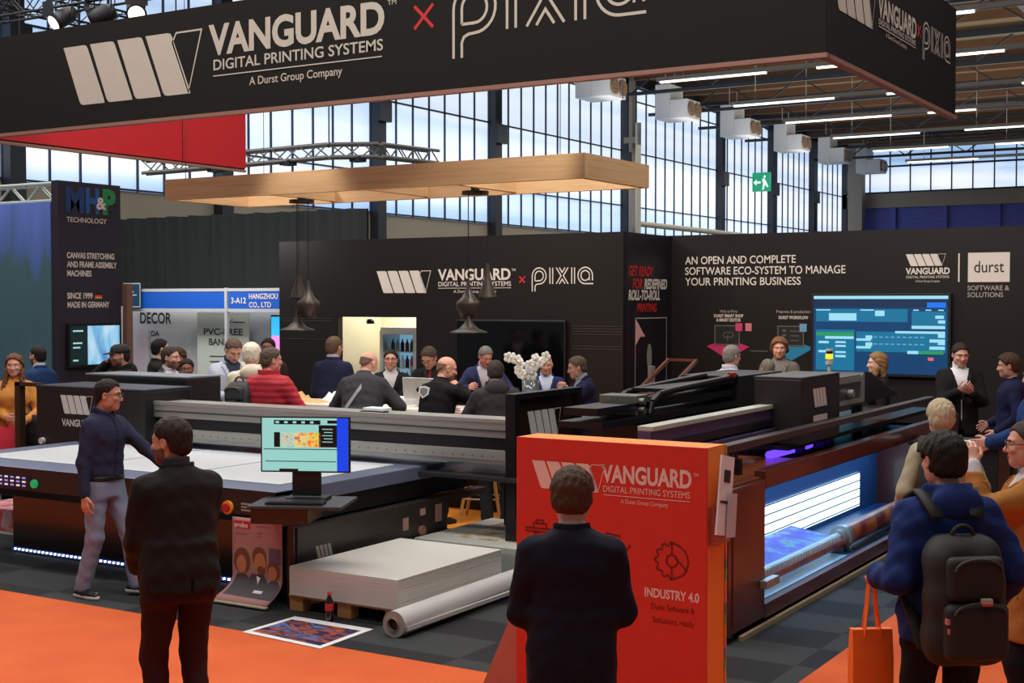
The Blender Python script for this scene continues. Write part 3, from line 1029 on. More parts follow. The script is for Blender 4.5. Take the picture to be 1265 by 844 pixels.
# ---------------------------------------------------------------- pantry fridge, wall screens
fg = thing('display_fridge', 'glass-door drinks fridge inside the cream pantry doorway', 'fridge', (-13.6, 18.9, 0))
c = MB()
c.box((-14.0, 18.6, 0), (-13.96, 19.2, 1.95))
c.box((-13.3, 18.6, 0), (-13.26, 19.2, 1.95))
c.box((-13.96, 19.15, 0), (-13.3, 19.2, 1.95))
c.box((-13.96, 18.6, 1.85), (-13.3, 19.2, 1.95))
c.box((-13.96, 18.6, 0), (-13.3, 19.2, .12))
c.build('cabinet', M_alup, fg)
MB().box((-13.95, 19.1, .12), (-13.31, 19.14, 1.84)).build('lit_back', glow('fridge_glow', (120, 168, 196), .75), fg)
for z in (.4, .68, .96, 1.24, 1.52):
    MB().box((-13.95, 18.66, z), (-13.31, 19.1, z + .015)).build('shelf', M_alup, fg)
dr = MB()
dr.stroke([(-13.98, .14), (-13.28, .14), (-13.28, 1.86), (-13.98, 1.86)], .06, (0, 18.59, 0), FRONT, 1, 0, 0, True)
d = dr.build('door', M_alup, fg)
MB().box((-13.34, 18.55, .8), (-13.31, 18.58, 1.3)).build('handle', M_alu, d)
cols_b = [(20, 30, 44), (150, 40, 40), (30, 90, 60), (190, 190, 196)]
for r, z in enumerate((.975, 1.255, 1.535)):
    for k in range(6):
        b = MB()
        x = -13.88 + k * .1
        b.lathe([(0, 0), (.033, 0), (.035, .01), (.035, .13), (.012, .18), (.012, .21), (0, .21)], (x, 18.8, z + .001), 10)
        tag(b.build('drink_bottle', mat('bottle_tint_%d' % ((k + r) % 4), cols_b[(k + r) % 4], .25)), 'small drinks bottle on a shelf of the glass-door fridge', 'bottle', 'bottles in the fridge')
tag(MB().lathe([(0, 0), (.06, 0), (.07, .03), (.05, .08), (0, .08)], (-13.75, 17.99, 2.02), 14).build('door_sensor', M_black), 'small black sensor on the top of the pantry doorway', 'sensor')

tv = thing('wall_television', 'large dark switched-off television on the bar wall', 'television', (-10.87, 17.75, 1.7))
MB().box((-11.86, 17.72, 1.0), (-9.88, 17.79, 2.11)).build('housing', M_black, tv, .01)
MB().box((-11.83, 17.712, 1.03), (-9.91, 17.72, 2.08)).build('display', mat('dark_glass', (6, 7, 9), .06, var=.02), tv)

tv = thing('software_screen', 'big screen showing a blue software dashboard on the right wall', 'screen', (-5.64, 19.45, 1.9))
MB().box((-6.66, 19.42, 1.31), (-4.62, 19.49, 2.51)).build('bezel', M_black, tv, .006)
s = MB()
X0, Z0, SW, SH = -6.61, 1.35, 1.95, 1.125
def blk(x0, y0, x1, y1, m, l=1):
    s.box((X0 + x0 * SW, 19.42 - .002 * l, Z0 + (1 - y1) * SH), (X0 + x1 * SW, 19.421, Z0 + (1 - y0) * SH), m)
blk(0, 0, 1, 1, 0, 1)
blk(0, 0, 1, .04, 3, 2)
blk(0, .04, 1, .15, 1, 2)
blk(.85, .085, .985, .15, 5, 3)
blk(.02, .17, .71, .335, 2, 2)
blk(.74, .2, .985, .42, 2, 2)
blk(.02, .44, .315, .97, 2, 2)
blk(.33, .46, .985, .72, 2, 2)
for q in ((.12, .225, .33, .32), (.47, .19, .54, .26), (.74, .38, .98, .42), (.93, .31, .98, .35), (.91, .25, .97, .29), (.09, .525, .31, .56), (.17, .59, .25, .615), (.17, .64, .25, .665), (.17, .72, .25, .745), (.17, .77, .25, .8), (.62, .45, .98, .48), (.93, .48, .98, .53), (.87, .55, .98, .59), (.93, .59, .98, .62), (.87, .64, .98, .68), (.4, .51, .45, .56), (.33, .55, .44, .58), (.4, .6, .45, .65), (.33, .65, .44, .68), (.71, .7, .79, .74), (.02, .175, .13, .19), (.36, .175, .46, .19), (.04, .59, .12, .62), (.04, .71, .12, .74)):
    blk(*q, 3, 3)
blk(.02, .475, .31, .52, 4, 3)
blk(.79, .7, .97, .74, 4, 3)
blk(.86, .78, .9, .82, 6, 3)
for k in range(9):
    for yy in (.52, .61):
        blk(.46 + k * .043, yy, .46 + k * .043 + .026, yy + .018, 7, 3)
for k in range(3):
    blk(.75 + .09 * k, .175, .79 + .09 * k, .19, 3, 3)
s.build('display', [glow('ui_navy', (6, 62, 108), .85), glow('ui_deep', (14, 44, 80), .8), glow('ui_teal', (18, 112, 152), .85), glow('ui_pale', (150, 214, 236), .9), glow('ui_green', (40, 150, 90), .85), glow('ui_blue', (20, 110, 230), .95), glow('ui_red', (220, 100, 110), .9), glow('ui_mid', (96, 160, 196), .85)], tv)
# ---------------------------------------------------------------- flatbed printer
M_base = mat('gloss_black_base', (24, 15, 14), .22, var=.1, coat=.3)
M_panelgrey = mat('gunmetal_panel', (70, 62, 60), .35, .4, var=.06)
M_bed = mat('blue_grey_bed', (112, 120, 146), .4, .2, var=.05)
M_stripe = mat('logo_silver', (214, 210, 206), .5)
fp = thing('flatbed_printer', 'large black flatbed printer with long aluminium gantry', 'printer', (-9, 9, 0))
b = MB()
b.box((-10.8, 8.5, .05), (-7.3, 10.3, .62))
b.build('base', M_base, fp, .015)
b = MB()
for x in (-10.5, -9, -7.6):
    for y in (8.75, 10.15):
        b.cyl((x, y, 0), (x, y, .06), .05, n=12)
b.build('foot', M_satin, fp)
MB().box((-11.5, 8.03, .78), (-7.07, 10.75, .9)).build('bed', M_bed, fp, .008)
pl = MB()
pl.prism([(8.02, .9), (8.02, .7), (8.08, .63), (8.2, .6), (8.5, .6), (8.5, .895), (8.04, .895)], (-11.5, 0, 0), (0, 1, 0), (0, 0, 1), (4.43, 0, 0))
f = pl.build('front_panel', mat('front_panel_black', (26, 26, 29), .4, var=.08), fp)
bt = MB()
for k in range(7):
    for r in range(3):
        bt.box((-10.52 + k * .08, 8.008, .735 + r * .035), (-10.48 + k * .08, 8.02, .75 + r * .035), (k + r) % 2)
bt.box((-10.56, 8.014, .725), (-9.94, 8.024, .83), 2)
bt.build('button_row', [glow('button_violet', (150, 130, 220), .9), glow('button_white', (220, 220, 230), .9), M_black], f)
g = MB()
g.cyl((-9.88, 8.02, .77), (-9.88, 7.995, .77), .04, .036, 16)
g.build('start_button', glow('button_green', (30, 150, 90), .8), f)
e = MB()
e.cyl((-7.56, 8.02, .745), (-7.56, 8.0, .745), .055, .055, 18, 1)
e.cyl((-7.56, 8.0, .745), (-7.56, 7.975, .745), .034, .034, 18, 0)
e.build('emergency_stop', [mat('stop_red', (180, 36, 26), .4), mat('stop_yellow', (240, 160, 50), .5)], f)
st = MB()
for z in (.78, .755, .73):
    st.box((-7.42, 8.012, z), (-7.32, 8.019, z + .012))
st.build('label_print', M_dim, f)
# glowing strip under the base
ls = MB()
for k in range(60):
    x = -10.75 + k * .056
    ls.box((x, 8.475, .025), (x + .016, 8.49, .042), 0)
ls.box((-10.8, 8.49, .01), (-7.3, 8.5, .05), 1)
ls.build('light_strip', [glow('led_white', (226, 236, 255), 3), glow('led_blue', (30, 80, 170), .18)], fp)
# right side of the base with stickers and emblem
MB().box((-7.12, 10.3, .54), (-7.0, 11.0, .6)).build('side_beam', M_panelgrey, fp)
sp = MB().box((-7.3, 8.2, .02), (-7.0, 10.32, .6)).build('side_panel', M_panelgrey, fp, .006)
s = MB()
for k in range(4):
    s.prism([(8.42 + k * .05, .42), (8.46 + k * .05, .42), (8.49 + k * .05, .32), (8.45 + k * .05, .32)], (-6.999, 0, 0), (0, 1, 0), (0, 0, 1), (.003, 0, 0), 0)
s.build('stripe_emblem', M_dim, sp)
for y, z, w, h in ((9.62, .37, .08, .11), (10.12, .38, .1, .16), (9.88, .47, .08, .06), (9.86, .2, .1, .04)):
    MB().box((-7.0, y, z), (-6.995, y + w, z + h), 0).build('sticker', mat('sticker_pink', (206, 160, 150), .6), sp)
for y, z, r in ((9.66, .16, .04), (9.9, .33, .05), (9.3, .28, .035)):
    MB().cyl((-7.0, y, z), (-6.98, y, z), r, n=14).build('port', M_copper, sp)
MB().box((-7.3, 8.08, .62), (-7.09, 10.9, .78)).build('side_rail', M_satin, fp)
# output shelf right of the bed and its post
sh = MB().box((-7.07, 9.95, .82), (-5.9, 10.8, .86))
sh.build('side_shelf', mat('graphite_shelf', (62, 64, 68), .3, .4), fp, .005)
MB().box((-6.62, 10.7, .0), (-6.5, 10.82, .82)).build('shelf_post', M_satin, fp)
# gantry
gm = MB()
gm.box((-10.46, 10.0, 1.20), (-6.16, 10.42, 1.35), 0)
gm.box((-10.46, 9.99, 1.33), (-6.16, 10.03, 1.365), 0)
gm.box((-10.46, 10.03, 1.09), (-6.16, 10.40, 1.20), 1)
gm.box((-10.46, 9.99, 1.0), (-6.16, 10.42, 1.09), 0)
gm.box((-10.46, 9.985, 1.255), (-6.16, 9.999, 1.27), 2)
gm.box((-10.46, 10.0, .965), (-6.16, 10.42, 1.0), 0)
for k in range(40):
    gm.box((-10.4 + k * .105, 9.985, 1.03), (-10.385 + k * .105, 9.99, 1.04), 2)
gm.build('gantry_beam', [M_alu, M_satin, M_aludark], fp, .004)
hb = MB().box((-12.12, 9.86, .80), (-10.46, 10.55, 1.47)).build('print_head_box', mat('soft_black_cover', (24, 23, 24), .5, var=.08), fp, .02)
lid = MB().box((-12.12, 9.86, 1.47), (-10.46, 10.55, 1.485)).build('lid', mat('lid_grey', (66, 68, 74), .35), hb)
t = MB()
stripes_logo(t, (-11.72, 9.86, 1.19), FRONT, .2, 0, lift=.004)
t.text('VANGUARD', (-11.7, 9.86, 1.06), FRONT, .07, .52, 0, bold=.03, lift=.004)
t.build('logo_print', [M_stripe], hb)
MB().cyl((-12.0, 9.86, .88), (-12.0, 9.82, .88), .035, n=12).build('knob', M_stripe, hb)
hb = MB().box((-12.35, 10.75, .9), (-10.75, 11.3, 1.55)).build('rear_cover', mat('soft_black_cover', (24, 23, 24), .5), fp, .02)
MB().box((-12.35, 10.75, 1.55), (-10.75, 11.3, 1.565)).build('lid', mat('lid_pale', (136, 140, 148), .35), hb)
fm = MB()
fm.box((-12.52, 9.9, 0), (-12.44, 9.98, 1.5))
fm.box((-12.52, 9.9, 1.46), (-12.1, 9.98, 1.5))
fm.build('left_frame', mat('bronze_frame', (70, 52, 36), .4, .4), fp)
# right end of the gantry: frame and smoked panel with logo
fr = MB()
fr.box((-6.16, 9.98, 0), (-6.06, 10.06, 1.59))
fr.box((-6.16, 10.06, 1.54), (-6.06, 11.2, 1.59))
fr.box((-6.16, 11.12, 0), (-6.06, 11.2, 1.54))
fr.build('end_frame', M_satin, fp)
ep = MB().box((-6.12, 10.06, .9), (-6.10, 11.12, 1.54)).build('end_panel', mat('smoked_panel', (40, 27, 20), .12, var=.2, coat=.3), fp)
t = MB()
stripes_logo(t, (-6.10, 10.25, 1.18), SIDE, .24, 0, lift=.004)
t.build('logo_print', [M_stripe], ep)

# media sheets on the bed
for i, (x0, x1, nm) in enumerate(((-11.15, -9.72, 'left'), (-9.69, -8.52, 'middle'), (-8.49, -7.32, 'right'))):
    s = MB().box((x0, 8.42 - .03 * i, .901), (x1, 9.93, .907))
    tag(s.build('media_sheet', mat('media_white', (206, 209, 214), .7, var=.02)), 'white media sheet lying on the printer bed, %s one of three' % nm, 'sheet', 'sheets on the printer bed')
ph = thing('handheld_device', 'small white device lying on top of the aluminium gantry', 'device', (-8.1, 10.2, 1.35))
MB().box((-7.83, 10.12, 1.365), (-7.6, 10.27, 1.395)).build('casing', M_white, ph, .006)
MB().box((-7.86, 10.11, 1.352), (-7.62, 10.25, 1.365)).build('sleeve', M_black, ph, .003)

# operator monitor on its arm tray
mo = thing('operator_monitor', 'flat monitor showing teal print software at the printer corner', 'monitor', (-6.75, 8.0, .87))
R = Matrix.Rotation(math.radians(25), 3, 'Z')
C0 = Vector((-6.73, 7.98, 1.30))
def rot(mb, c=C0, R=R):
    mb.v = [tuple(c + R @ Vector(p)) for p in mb.v]
    return mb
rot(MB().box((-.35, 0, -.215), (.35, .035, .215))).build('bezel', M_black, mo, .004)
s = MB()
def mblk(x0, y0, x1, y1, m, l=1):
    s.box((-.338 + x0 * .676, -.001 - .0008 * l, .203 - y1 * .406), (-.338 + x1 * .676, 0, .203 - y0 * .406), m)
mblk(0, 0, 1, 1, 0)
mblk(.87, 0, 1, 1, 1, 2)
mblk(.14, .04, .68, .12, 2, 2)
mblk(.14, .27, .21, .55, 2, 2)
mblk(.66, .13, .87, .55, 2, 2)
mblk(.76, .04, .87, .1, 2, 2)
for k in range(3):
    mblk(.22 + k * .155, .27, .365 + k * .155, .55, 3 + k, 2)
mblk(.02, .58, .87, .6, 6, 2)
mblk(.04, .81, .86, .83, 6, 2)
mblk(.2, .96, .42, 1, 2, 2)
for k in range(5):
    mblk(.16 + .1 * k, .06, .2 + .1 * k, .1, 0, 3)
    mblk(.7 + .02 * (k % 2), .2 + k * .06, .82, .215 + k * .06, 0, 3)
s = rot(s)
s.build('display', [glow('software_teal', (150, 214, 206), .85), glow('software_blue', (10, 66, 226), .95), glow('software_black', (14, 20, 22), .3),
                    ramp_mat('thumb_lilac', [(.3, (150, 130, 210)), (.5, (160, 210, 170)), (.7, (220, 90, 110))], 28, .5, .8),
                    ramp_mat('thumb_magenta', [(.3, (150, 60, 150)), (.5, (226, 200, 60)), (.7, (90, 200, 210))], 26, .5, .8),
                    ramp_mat('thumb_green', [(.3, (110, 180, 90)), (.5, (226, 190, 80)), (.7, (216, 70, 60))], 28, .5, .8), glow('software_line', (70, 120, 116), .6)], mo)
n = rot(MB().box((-.11, .03, -.40), (.11, .07, -.05)))
n.build('neck', M_black, mo)
rot(MB().box((-.16, -.02, -.43), (.16, .2, -.41))).build('stand_foot', M_black, mo, .004)
tr = thing('keyboard_tray', 'black swivel tray with keyboard in front of the monitor', 'tray', (-6.75, 8.0, .8))
Ct = Vector((-6.73, 7.95, .855))
t = MB().box((-.36, -.27, -.015), (.36, .3, .012))
rot(t, Ct).build('tray_top', mat('graphite_tray', (62, 64, 66), .3, .3), tr, .008)
rot(MB().box((-.34, -.24, -.13), (.1, .2, -.015)), Ct).build('drawer_housing', M_base, tr, .006)
p = MB()
p.cyl((-6.945, 8.06, 0.0), (-6.945, 8.06, .72), .032, n=14)
p.build('post', mat('red_black_post', (54, 18, 16), .35), tr)
kb = thing('keyboard', 'dark grey keyboard on the swivel tray', 'keyboard', (-6.75, 7.85, .867))
k = rot(MB().box((-.24, -.2, .0125), (.2, -.05, .03)), Ct)
k.build('body', M_black, kb, .004)
k = MB()
for r in range(4):
    for c in range(13):
        k.box((-.23 + c * .0325, -.19 + r * .034, .03), (-.203 + c * .0325, -.163 + r * .034, .036))
rot(k, Ct).build('keys', M_aludark, kb)

# ---------------------------------------------------------------- floor things round the flatbed
pa_ = thing('wooden_pallet', 'wooden pallet under the tall stack of white boards', 'pallet', (-6.35, 8.7, 0))
M_pal = mat('pallet_wood', (176, 124, 68), .7, var=.15, scale=6, stretch=(.4, 4, 4))
for y in (7.99, 8.65, 9.3):
    for x in (-6.9, -6.43, -5.98):
        MB().box((x, y, .0), (x + .13, y + .1, .11)).build('block', M_pal, pa_, .004)
d = MB()
for k in range(8):
    d.box((-6.9, 7.98 + k * .185, .11), (-5.84, 8.08 + k * .185, .132))
d.build('deck', M_pal, pa_)
sk = MB()
rnd = random.Random(4)
for k in range(40):
    dx, dy = rnd.uniform(-.0015, .0015), rnd.uniform(-.0015, .0015)
    sk.box((-6.87 + dx, 7.955 + dy, .132 + k * .00553), (-5.84 + dx, 9.4 + dy, .132 + (k + 1) * .00553 - .0002))
tag(sk.build('board_stack', mat('white_board', (206, 202, 196), .65, var=.02)), 'tall stack of white boards on the wooden pallet', 'stack')
# roll of white film beside the stack
rl = thing('film_roll', 'big roll of white film lying on the floor beside the board stack', 'roll', (-5.7, 8.6, 0))
b = MB()
r0 = .095
b.cyl((-5.70, 7.72, r0), (-5.745, 9.6, r0), r0, r0, 28, 0, False)
for p, q in (((-5.70, 7.72, r0), 0), ((-5.745, 9.6, r0), 1)):
    pts_o, pts_i = [], []
    for i in range(28):
        a = 2 * math.pi * i / 28
        pts_o.append((p[0] + r0 * math.cos(a), p[1], p[2] + r0 * math.sin(a)))
        pts_i.append((p[0] + .045 * math.cos(a), p[1], p[2] + .045 * math.sin(a)))
    b.add(pts_o + pts_i, [(i, (i + 1) % 28, 28 + (i + 1) % 28, 28 + i) for i in range(28)], 1)
b.box((-5.62, 7.75, .05), (-5.60, 9.58, .08), 0)
b.build('film', [mat('white_film', (208, 206, 204), .4, var=.03), mat('film_edge', (168, 160, 150), .6)], rl)
c = MB()
c.cyl((-5.70, 7.70, r0), (-5.745, 9.62, r0), .045, .045, 20, 0, False)
c.cyl((-5.70, 7.73, r0), (-5.70, 7.74, r0), .045, .045, 20, 1)
c.build('cardboard_core', [mat('cardboard', (150, 122, 92), .8), M_black], rl)
bo = thing('cola_bottle', 'small cola bottle with red label standing on the carpet by the pallet', 'bottle', (-6.40, 7.86, 0))
b = MB()
b.lathe([(0, 0), (.03, 0), (.033, .01), (.032, .06), (.03, .09), (.033, .13), (.03, .155), (.014, .19), (.013, .205), (0, .205)], (-6.40, 7.86, 0), 20)
b.build('body', mat('cola_dark', (36, 16, 12), .1, coat=.5), bo)
MB().lathe([(.0335, .085), (.0345, .088), (.0345, .135), (.0335, .138)], (-6.40, 7.86, 0), 20).build('label_band', M_red, bo)
MB().lathe([(.016, .2), (.016, .22), (0, .222)], (-6.40, 7.86, 0), 14).build('cap', M_red, bo)
po = thing('floor_print', 'colourful abstract print with white border lying on the dark carpet', 'print', (-6.33, 7.5, 0))
pt = [(-6.72, 7.26), (-5.935, 7.19), (-5.96, 7.82), (-6.71, 7.83)]
MB().prism([pt[0], pt[1], pt[2], pt[3]], (0, 0, 0.003), (1, 0, 0), (0, 1, 0), (0, 0, .004)).build('sheet', M_white, po)
pi_ = [(-6.67, 7.31), (-5.985, 7.245), (-6.005, 7.73), (-6.66, 7.74)]
M_abs = ramp_mat('abstract_print', [(.30, (20, 22, 34)), (.42, (36, 40, 84)), (.47, (190, 90, 60)), (.51, (30, 30, 50)), (.57, (110, 130, 190)), (.63, (70, 44, 96)), (.70, (226, 150, 110)), (.8, (240, 226, 216))], 3.4, .4, stretch=(1, 2.2, 1), detail=8, distort=.8)
MB().prism(pi_, (0, 0, 0.0072), (1, 0, 0), (0, 1, 0), (0, 0, .0006)).build('picture', M_abs, po)
# second printed sheet far left, under the bed
po = thing('floor_print', 'colourful prints stacked on a low board at the left end of the printer', 'print', (-11.6, 9.3, 0))
MB().box((-12.2, 8.9, 0.0), (-11.0, 10.2, .05)).build('board', mat('grey_board', (150, 156, 150), .6), po)
MB().box((-12.1, 9.0, .05), (-11.02, 9.6, .28)).build('print_stack', ramp_mat('vivid_print', [(.3, (120, 60, 140)), (.45, (220, 90, 70)), (.6, (230, 190, 200)), (.75, (60, 90, 170))], 5, .5, distort=1), po)
# hanging poster at the front of the printer
hp = thing('hanging_poster', 'pinkish poster with three painted figures hanging at the printer front', 'poster', (-7.3, 7.95, 0))
xs = [0, .08, .25, .5, .8, 1]
def psurf(u, v):      # u across, v from top (0) to bottom (1)
    z = .68 - .66 * v
    flare = max(0, v - .72) / .28
    x0 = -7.50 - .12 * flare ** 2
    x1 = -6.98 - .06 * flare ** 2
    return Vector((x0 + (x1 - x0) * u, 8.0 - .14 * flare ** 1.6, z))
b = MB()
N, Mv = 12, 18
vs = [psurf(i / N, j / Mv) for j in range(Mv + 1) for i in range(N + 1)]
b.add(vs, [(j * (N + 1) + i, j * (N + 1) + i + 1, (j + 1) * (N + 1) + i + 1, (j + 1) * (N + 1) + i) for j in range(Mv) for i in range(N)], 0, True)
sheet = b.build('sheet', mat('pink_poster', (178, 128, 124), .6, var=.05), hp)
mod = sheet.modifiers.new('thick', 'SOLIDIFY')
mod.thickness = .003
mod.offset = -1
def pprint(mb, poly, m, l):
    pts = []
    for u, v in poly:
        p = psurf(u, v)
        pts.append((p.x, p.y - .004 - .0012 * l, p.z))
    mb.add(pts, [tuple(range(len(pts)))], m)
def ell(cx, cy, rx, ry, n=18):
    return [(cx + rx * math.cos(2 * math.pi * i / n), cy + ry * math.sin(2 * math.pi * i / n)) for i in range(n)]
q = MB()
pprint(q, [(.04, .04), (.37, .04), (.37, .13), (.04, .13)], 0, 1)
for k in range(14):          # grey picture ground follows the curling paper
    v0_, v1_ = .33 + .6 * k / 14, .33 + .6 * (k + 1) / 14
    pprint(q, [(.05, v0_), (.98, v0_), (.98, v1_), (.05, v1_)], 4, 0)
def pfill(c, rx, top, bot, m, l):      # shoulders running down to the lower edge in bands
    for k in range(10):
        a, b_ = k / 10, (k + 1) / 10
        wa, wb = rx * (.45 + .55 * min(1, a * 2.2)), rx * (.45 + .55 * min(1, b_ * 2.2))
        va, vb = top + (bot - top) * a, top + (bot - top) * b_
        cl = lambda u: min(.98, max(.05, u))
        pprint(q, [(cl(c - wa), va), (cl(c + wa), va), (cl(c + wb), vb), (cl(c - wb), vb)], m, l)
pprint(q, [(.74, .33), (.98, .33), (.98, .52), (.74, .52)], 5, 1)
pfill(.2, .2, .68, .92, 2, 1)
pprint(q, ell(.2, .52, .17, .16), 3, 2)
pprint(q, ell(.19, .56, .10, .11), 1, 3)
pprint(q, [(.24, .62), (.30, .63), (.27, .66)], 6, 4)
pfill(.52, .24, .66, .92, 2, 3)
pprint(q, ell(.55, .45, .14, .12), 3, 4)
pprint(q, ell(.57, .52, .115, .12), 1, 5)
pprint(q, ell(.59, .61, .075, .055), 3, 6)
pprint(q, [(.5, .68), (.58, .70), (.55, .78)], 7, 6)
pfill(.85, .16, .72, .92, 2, 5)
pprint(q, ell(.84, .60, .13, .11), 3, 6)
pprint(q, ell(.82, .63, .09, .085), 1, 7)
pprint(q, [(.55, .84), (.72, .84), (.72, .87), (.55, .87)], 7, 6)
for (u0, v0, u1) in ((.08, .19, .3), (.5, .16, .62), (.5, .2, .58), (.5, .08, .78)):
    pprint(q, [(u0, v0), (u1, v0), (u1, v0 + .015), (u0, v0 + .015)], 6, 1)
p0 = psurf(.06, .115)
q.text('probo', (p0.x, p0.y - .008, p0.z), FRONT, .038, .14, 7, bold=.02, lift=.002)
q.build('picture', [M_red, mat('skin_print', (196, 128, 92), .6), mat('coat_print', (78, 72, 78), .6), mat('hair_print', (120, 72, 50), .6), mat('warm_grey_print', (176, 136, 124), .6), mat('plum_print', (104, 84, 104), .6), mat('faint_print', (150, 96, 96), .6), M_white], hp)
bb = MB()
pA, pB = psurf(0, 1), psurf(1, 1)
bb.bar(pA + Vector((-.02, 0, .003)), pB + Vector((.02, 0, .003)), .035, .012)
bb.build('bottom_bar', mat('cream_bar', (206, 196, 160), .6), hp)

# low table of prints beyond the board stack
lt = thing('low_print_table', 'low grey stack of boards with a printed sheet on top beyond the white stack', 'table', (-6.1, 10.2, 0))
MB().box((-6.9, 9.72, 0.0), (-5.25, 9.9, .24)).build('board', mat('grey_board', (150, 156, 150), .6), lt, .005)
MB().box((-6.95, 9.72, .24), (-5.2, 11.0, .3)).build('top', mat('pale_board', (186, 184, 178), .6), lt, .005)
MB().box((-6.8, 10.85, 0), (-5.3, 10.98, .24)).build('rear_support', M_satin, lt)
MB().box((-6.7, 9.95, .3), (-5.25, 10.95, .304)).build('printed_sheet', ramp_mat('earth_print', [(.38, (206, 202, 190)), (.5, (170, 140, 100)), (.58, (120, 110, 80)), (.68, (216, 210, 200))], 2.2, .5, distort=1), lt)

# ---------------------------------------------------------------- red counter-board with lettering
M_redbox = mat('scarlet_board', (216, 52, 40), .55, var=.03)
M_orange = mat('orange_lit_side', (246, 138, 48), .5, var=.03)  # orange colour carries the light falling on the board's sides
rb = thing('display_board', 'big scarlet display board with orange-lit sides in front of the printers', 'display board', (-3.6, 7.1, 0))
MB().box((-4.24, 7.0, 0), (-2.995, 7.02, 1.575)).build('front_panel', M_redbox, rb)
MB().box((-4.24, 7.02, 0), (-2.995, 7.26, 1.575)).build('body', M_orange, rb)
t = MB()
F = lambda x, z: (x, 7.0, z)
stripes_logo(t, F(-4.13, 1.275), FRONT, .165, 0, lift=.003, k=1.2)
t.text('VANGUARD', F(-3.655, 1.345), FRONT, .095, .57, 0, bold=.035, lift=.003)
t.text('TM', F(-3.075, 1.41), FRONT, .02, .03, 0, lift=.003)
t.text('DIGITAL PRINTING SYSTEMS', F(-3.645, 1.285), FRONT, .036, .55, 0, lift=.003)
t.box((-3.645, 6.9965, 1.264), (-3.095, 6.998, 1.268))
t.text('A Durst Group Company', F(-3.53, 1.225), FRONT, .024, .3, 0, lift=.003)
t.build('logo_lettering', [mat('pale_pink_print', (240, 206, 196), .6)], rb)
t = MB()
t.text('INDUSTRY 4.0', F(-3.375, .70), FRONT, .05, .34, 0, bold=.03, lift=.003)
t.text('Durst Software &', F(-3.335, .63), FRONT, .034, .27, 1, lift=.003)
t.text('Solutions ready', F(-3.325, .555), FRONT, .034, .26, 1, lift=.003)
BT = [mat('pale_pink_print', (240, 206, 196), .6), mat('dark_red_print', (112, 22, 18), .6)]
t.build('industry_lettering', BT, rb)
t = MB()
# gear icon
gp = []
for i in range(60):
    a = math.pi / 2 + math.pi * i / 59
    gp.append((.098 * math.cos(a) + .010 * math.cos(a) * math.cos(a * 12), .098 * math.sin(a) + .010 * math.sin(a) * math.cos(a * 12)))
gp += arc(0, 0, .1, -90, 90, 24)
t.stroke(gp, .009, F(-3.205, .92), FRONT, 1, 1, .003, True)
t.stroke(arc(0, 0, .035, 0, 360, 20), .009, F(-3.205, .92), FRONT, 1, 1, .0034)
for p in ([(0, .035), (0, .1)], [(0, -.035), (0, -.1)], [(.02, .02), (.095, -.05)]):
    t.stroke(p, .009, F(-3.205, .92), FRONT, 1, 1, .0038)
t.build('gear_icon', BT, rb)
t = MB()
# printer icon
for p in ([(-.09, .03), (.12, .03), (.12, .05), (-.09, .05), (-.09, .03)], [(-.04, .05), (-.04, .08), (.05, .08), (.05, .05)], [(-.02, .08), (-.02, .1), (.03, .1), (.03, .08)], [(-.03, .03), (-.03, -.1)], [(-.01, .03), (-.01, -.1)], [(.09, .03), (.09, -.1)]):
    t.stroke(p, .008, F(-4.08, .98), FRONT, 1, 1, .003)
t.build('printer_icon', BT, rb)
t = MB()
# handshake icon
for p in ([(-.16, .06), (-.09, .02), (-.03, -.04), (.0, -.08)], [(-.17, .0), (-.12, -.03), (-.08, -.08)], [(-.1, .1), (-.04, .08), (.0, .1), (.1, .09)], [(.0, .1), (-.06, .02), (-.03, .0), (.02, .04), (.1, -.04)], [(.17, .04), (.12, -.02), (.1, -.06)],
          [(-.09, -.02), (-.05, -.08)], [(-.06, .0), (-.02, -.1)], [(.1, -.04), (.06, -.09), (.02, -.11)], [(.06, -.01), (.03, -.07)]):
    t.stroke(p, .009, F(-3.62, .95), FRONT, .9, 1, .003)
t.build('handshake_icon', BT, rb)
hs = MB()
for k in range(24):
    hs.box((-2.994, 7.262, .0 + k * .0655), (-2.985, 7.275, .0655 + k * .0655), k % 4)
hs.build('foil_edge', [mat('foil_green', (120, 220, 130), .2, .7), mat('foil_blue', (120, 150, 220), .2, .7), mat('foil_pink', (220, 150, 190), .2, .7), mat('foil_gold', (216, 190, 110), .2, .7)], rb, label='iridescent foil strip along the back edge')
lf = thing('leaflet_holder', 'clear leaflet holder with white sheets on the side of the scarlet board', 'leaflet holder', (-2.97, 7.12, 1.2))
MB().box((-2.995, 7.03, 1.02), (-2.955, 7.25, 1.24)).build('pocket', mat('pocket_plastic', (150, 70, 60), .15), lf)
R1 = Matrix.Rotation(-.18, 3, 'X')
b = MB().box((-2.95, 7.05, 1.07), (-2.94, 7.24, 1.52), 0, R1)
b.build('leaflet', M_white, lf)
b = MB().box((-2.939, 7.1, 1.37), (-2.937, 7.19, 1.44), 0, R1, (-2.945, 7.145, 1.295))
b.build('leaflet_print', M_black, lf)
b = MB().box((-2.939, 7.07, 1.25), (-2.937, 7.22, 1.265), 0, R1, (-2.945, 7.145, 1.295))
b.build('leaflet_print', M_black, lf)
b = MB().box((-2.93, 7.14, 1.05), (-2.925, 7.27, 1.3), 0, Matrix.Rotation(-.12, 3, 'X'))
b.build('leaflet', mat('grey_leaflet', (196, 190, 200), .6), lf)
lb = MB().prism([(0, 0), (.26, 0), (.26, .5), (.16, .5)], (-4.52, 7.05, .0), (1, 0, 0), (0, .25, .97), (0, .012, 0))
tag(lb.build('leaning_board', mat('dusty_pink_board', (176, 84, 66), .6, var=.06)), 'dusty pink board leaning against the left edge of the scarlet display board', 'board')

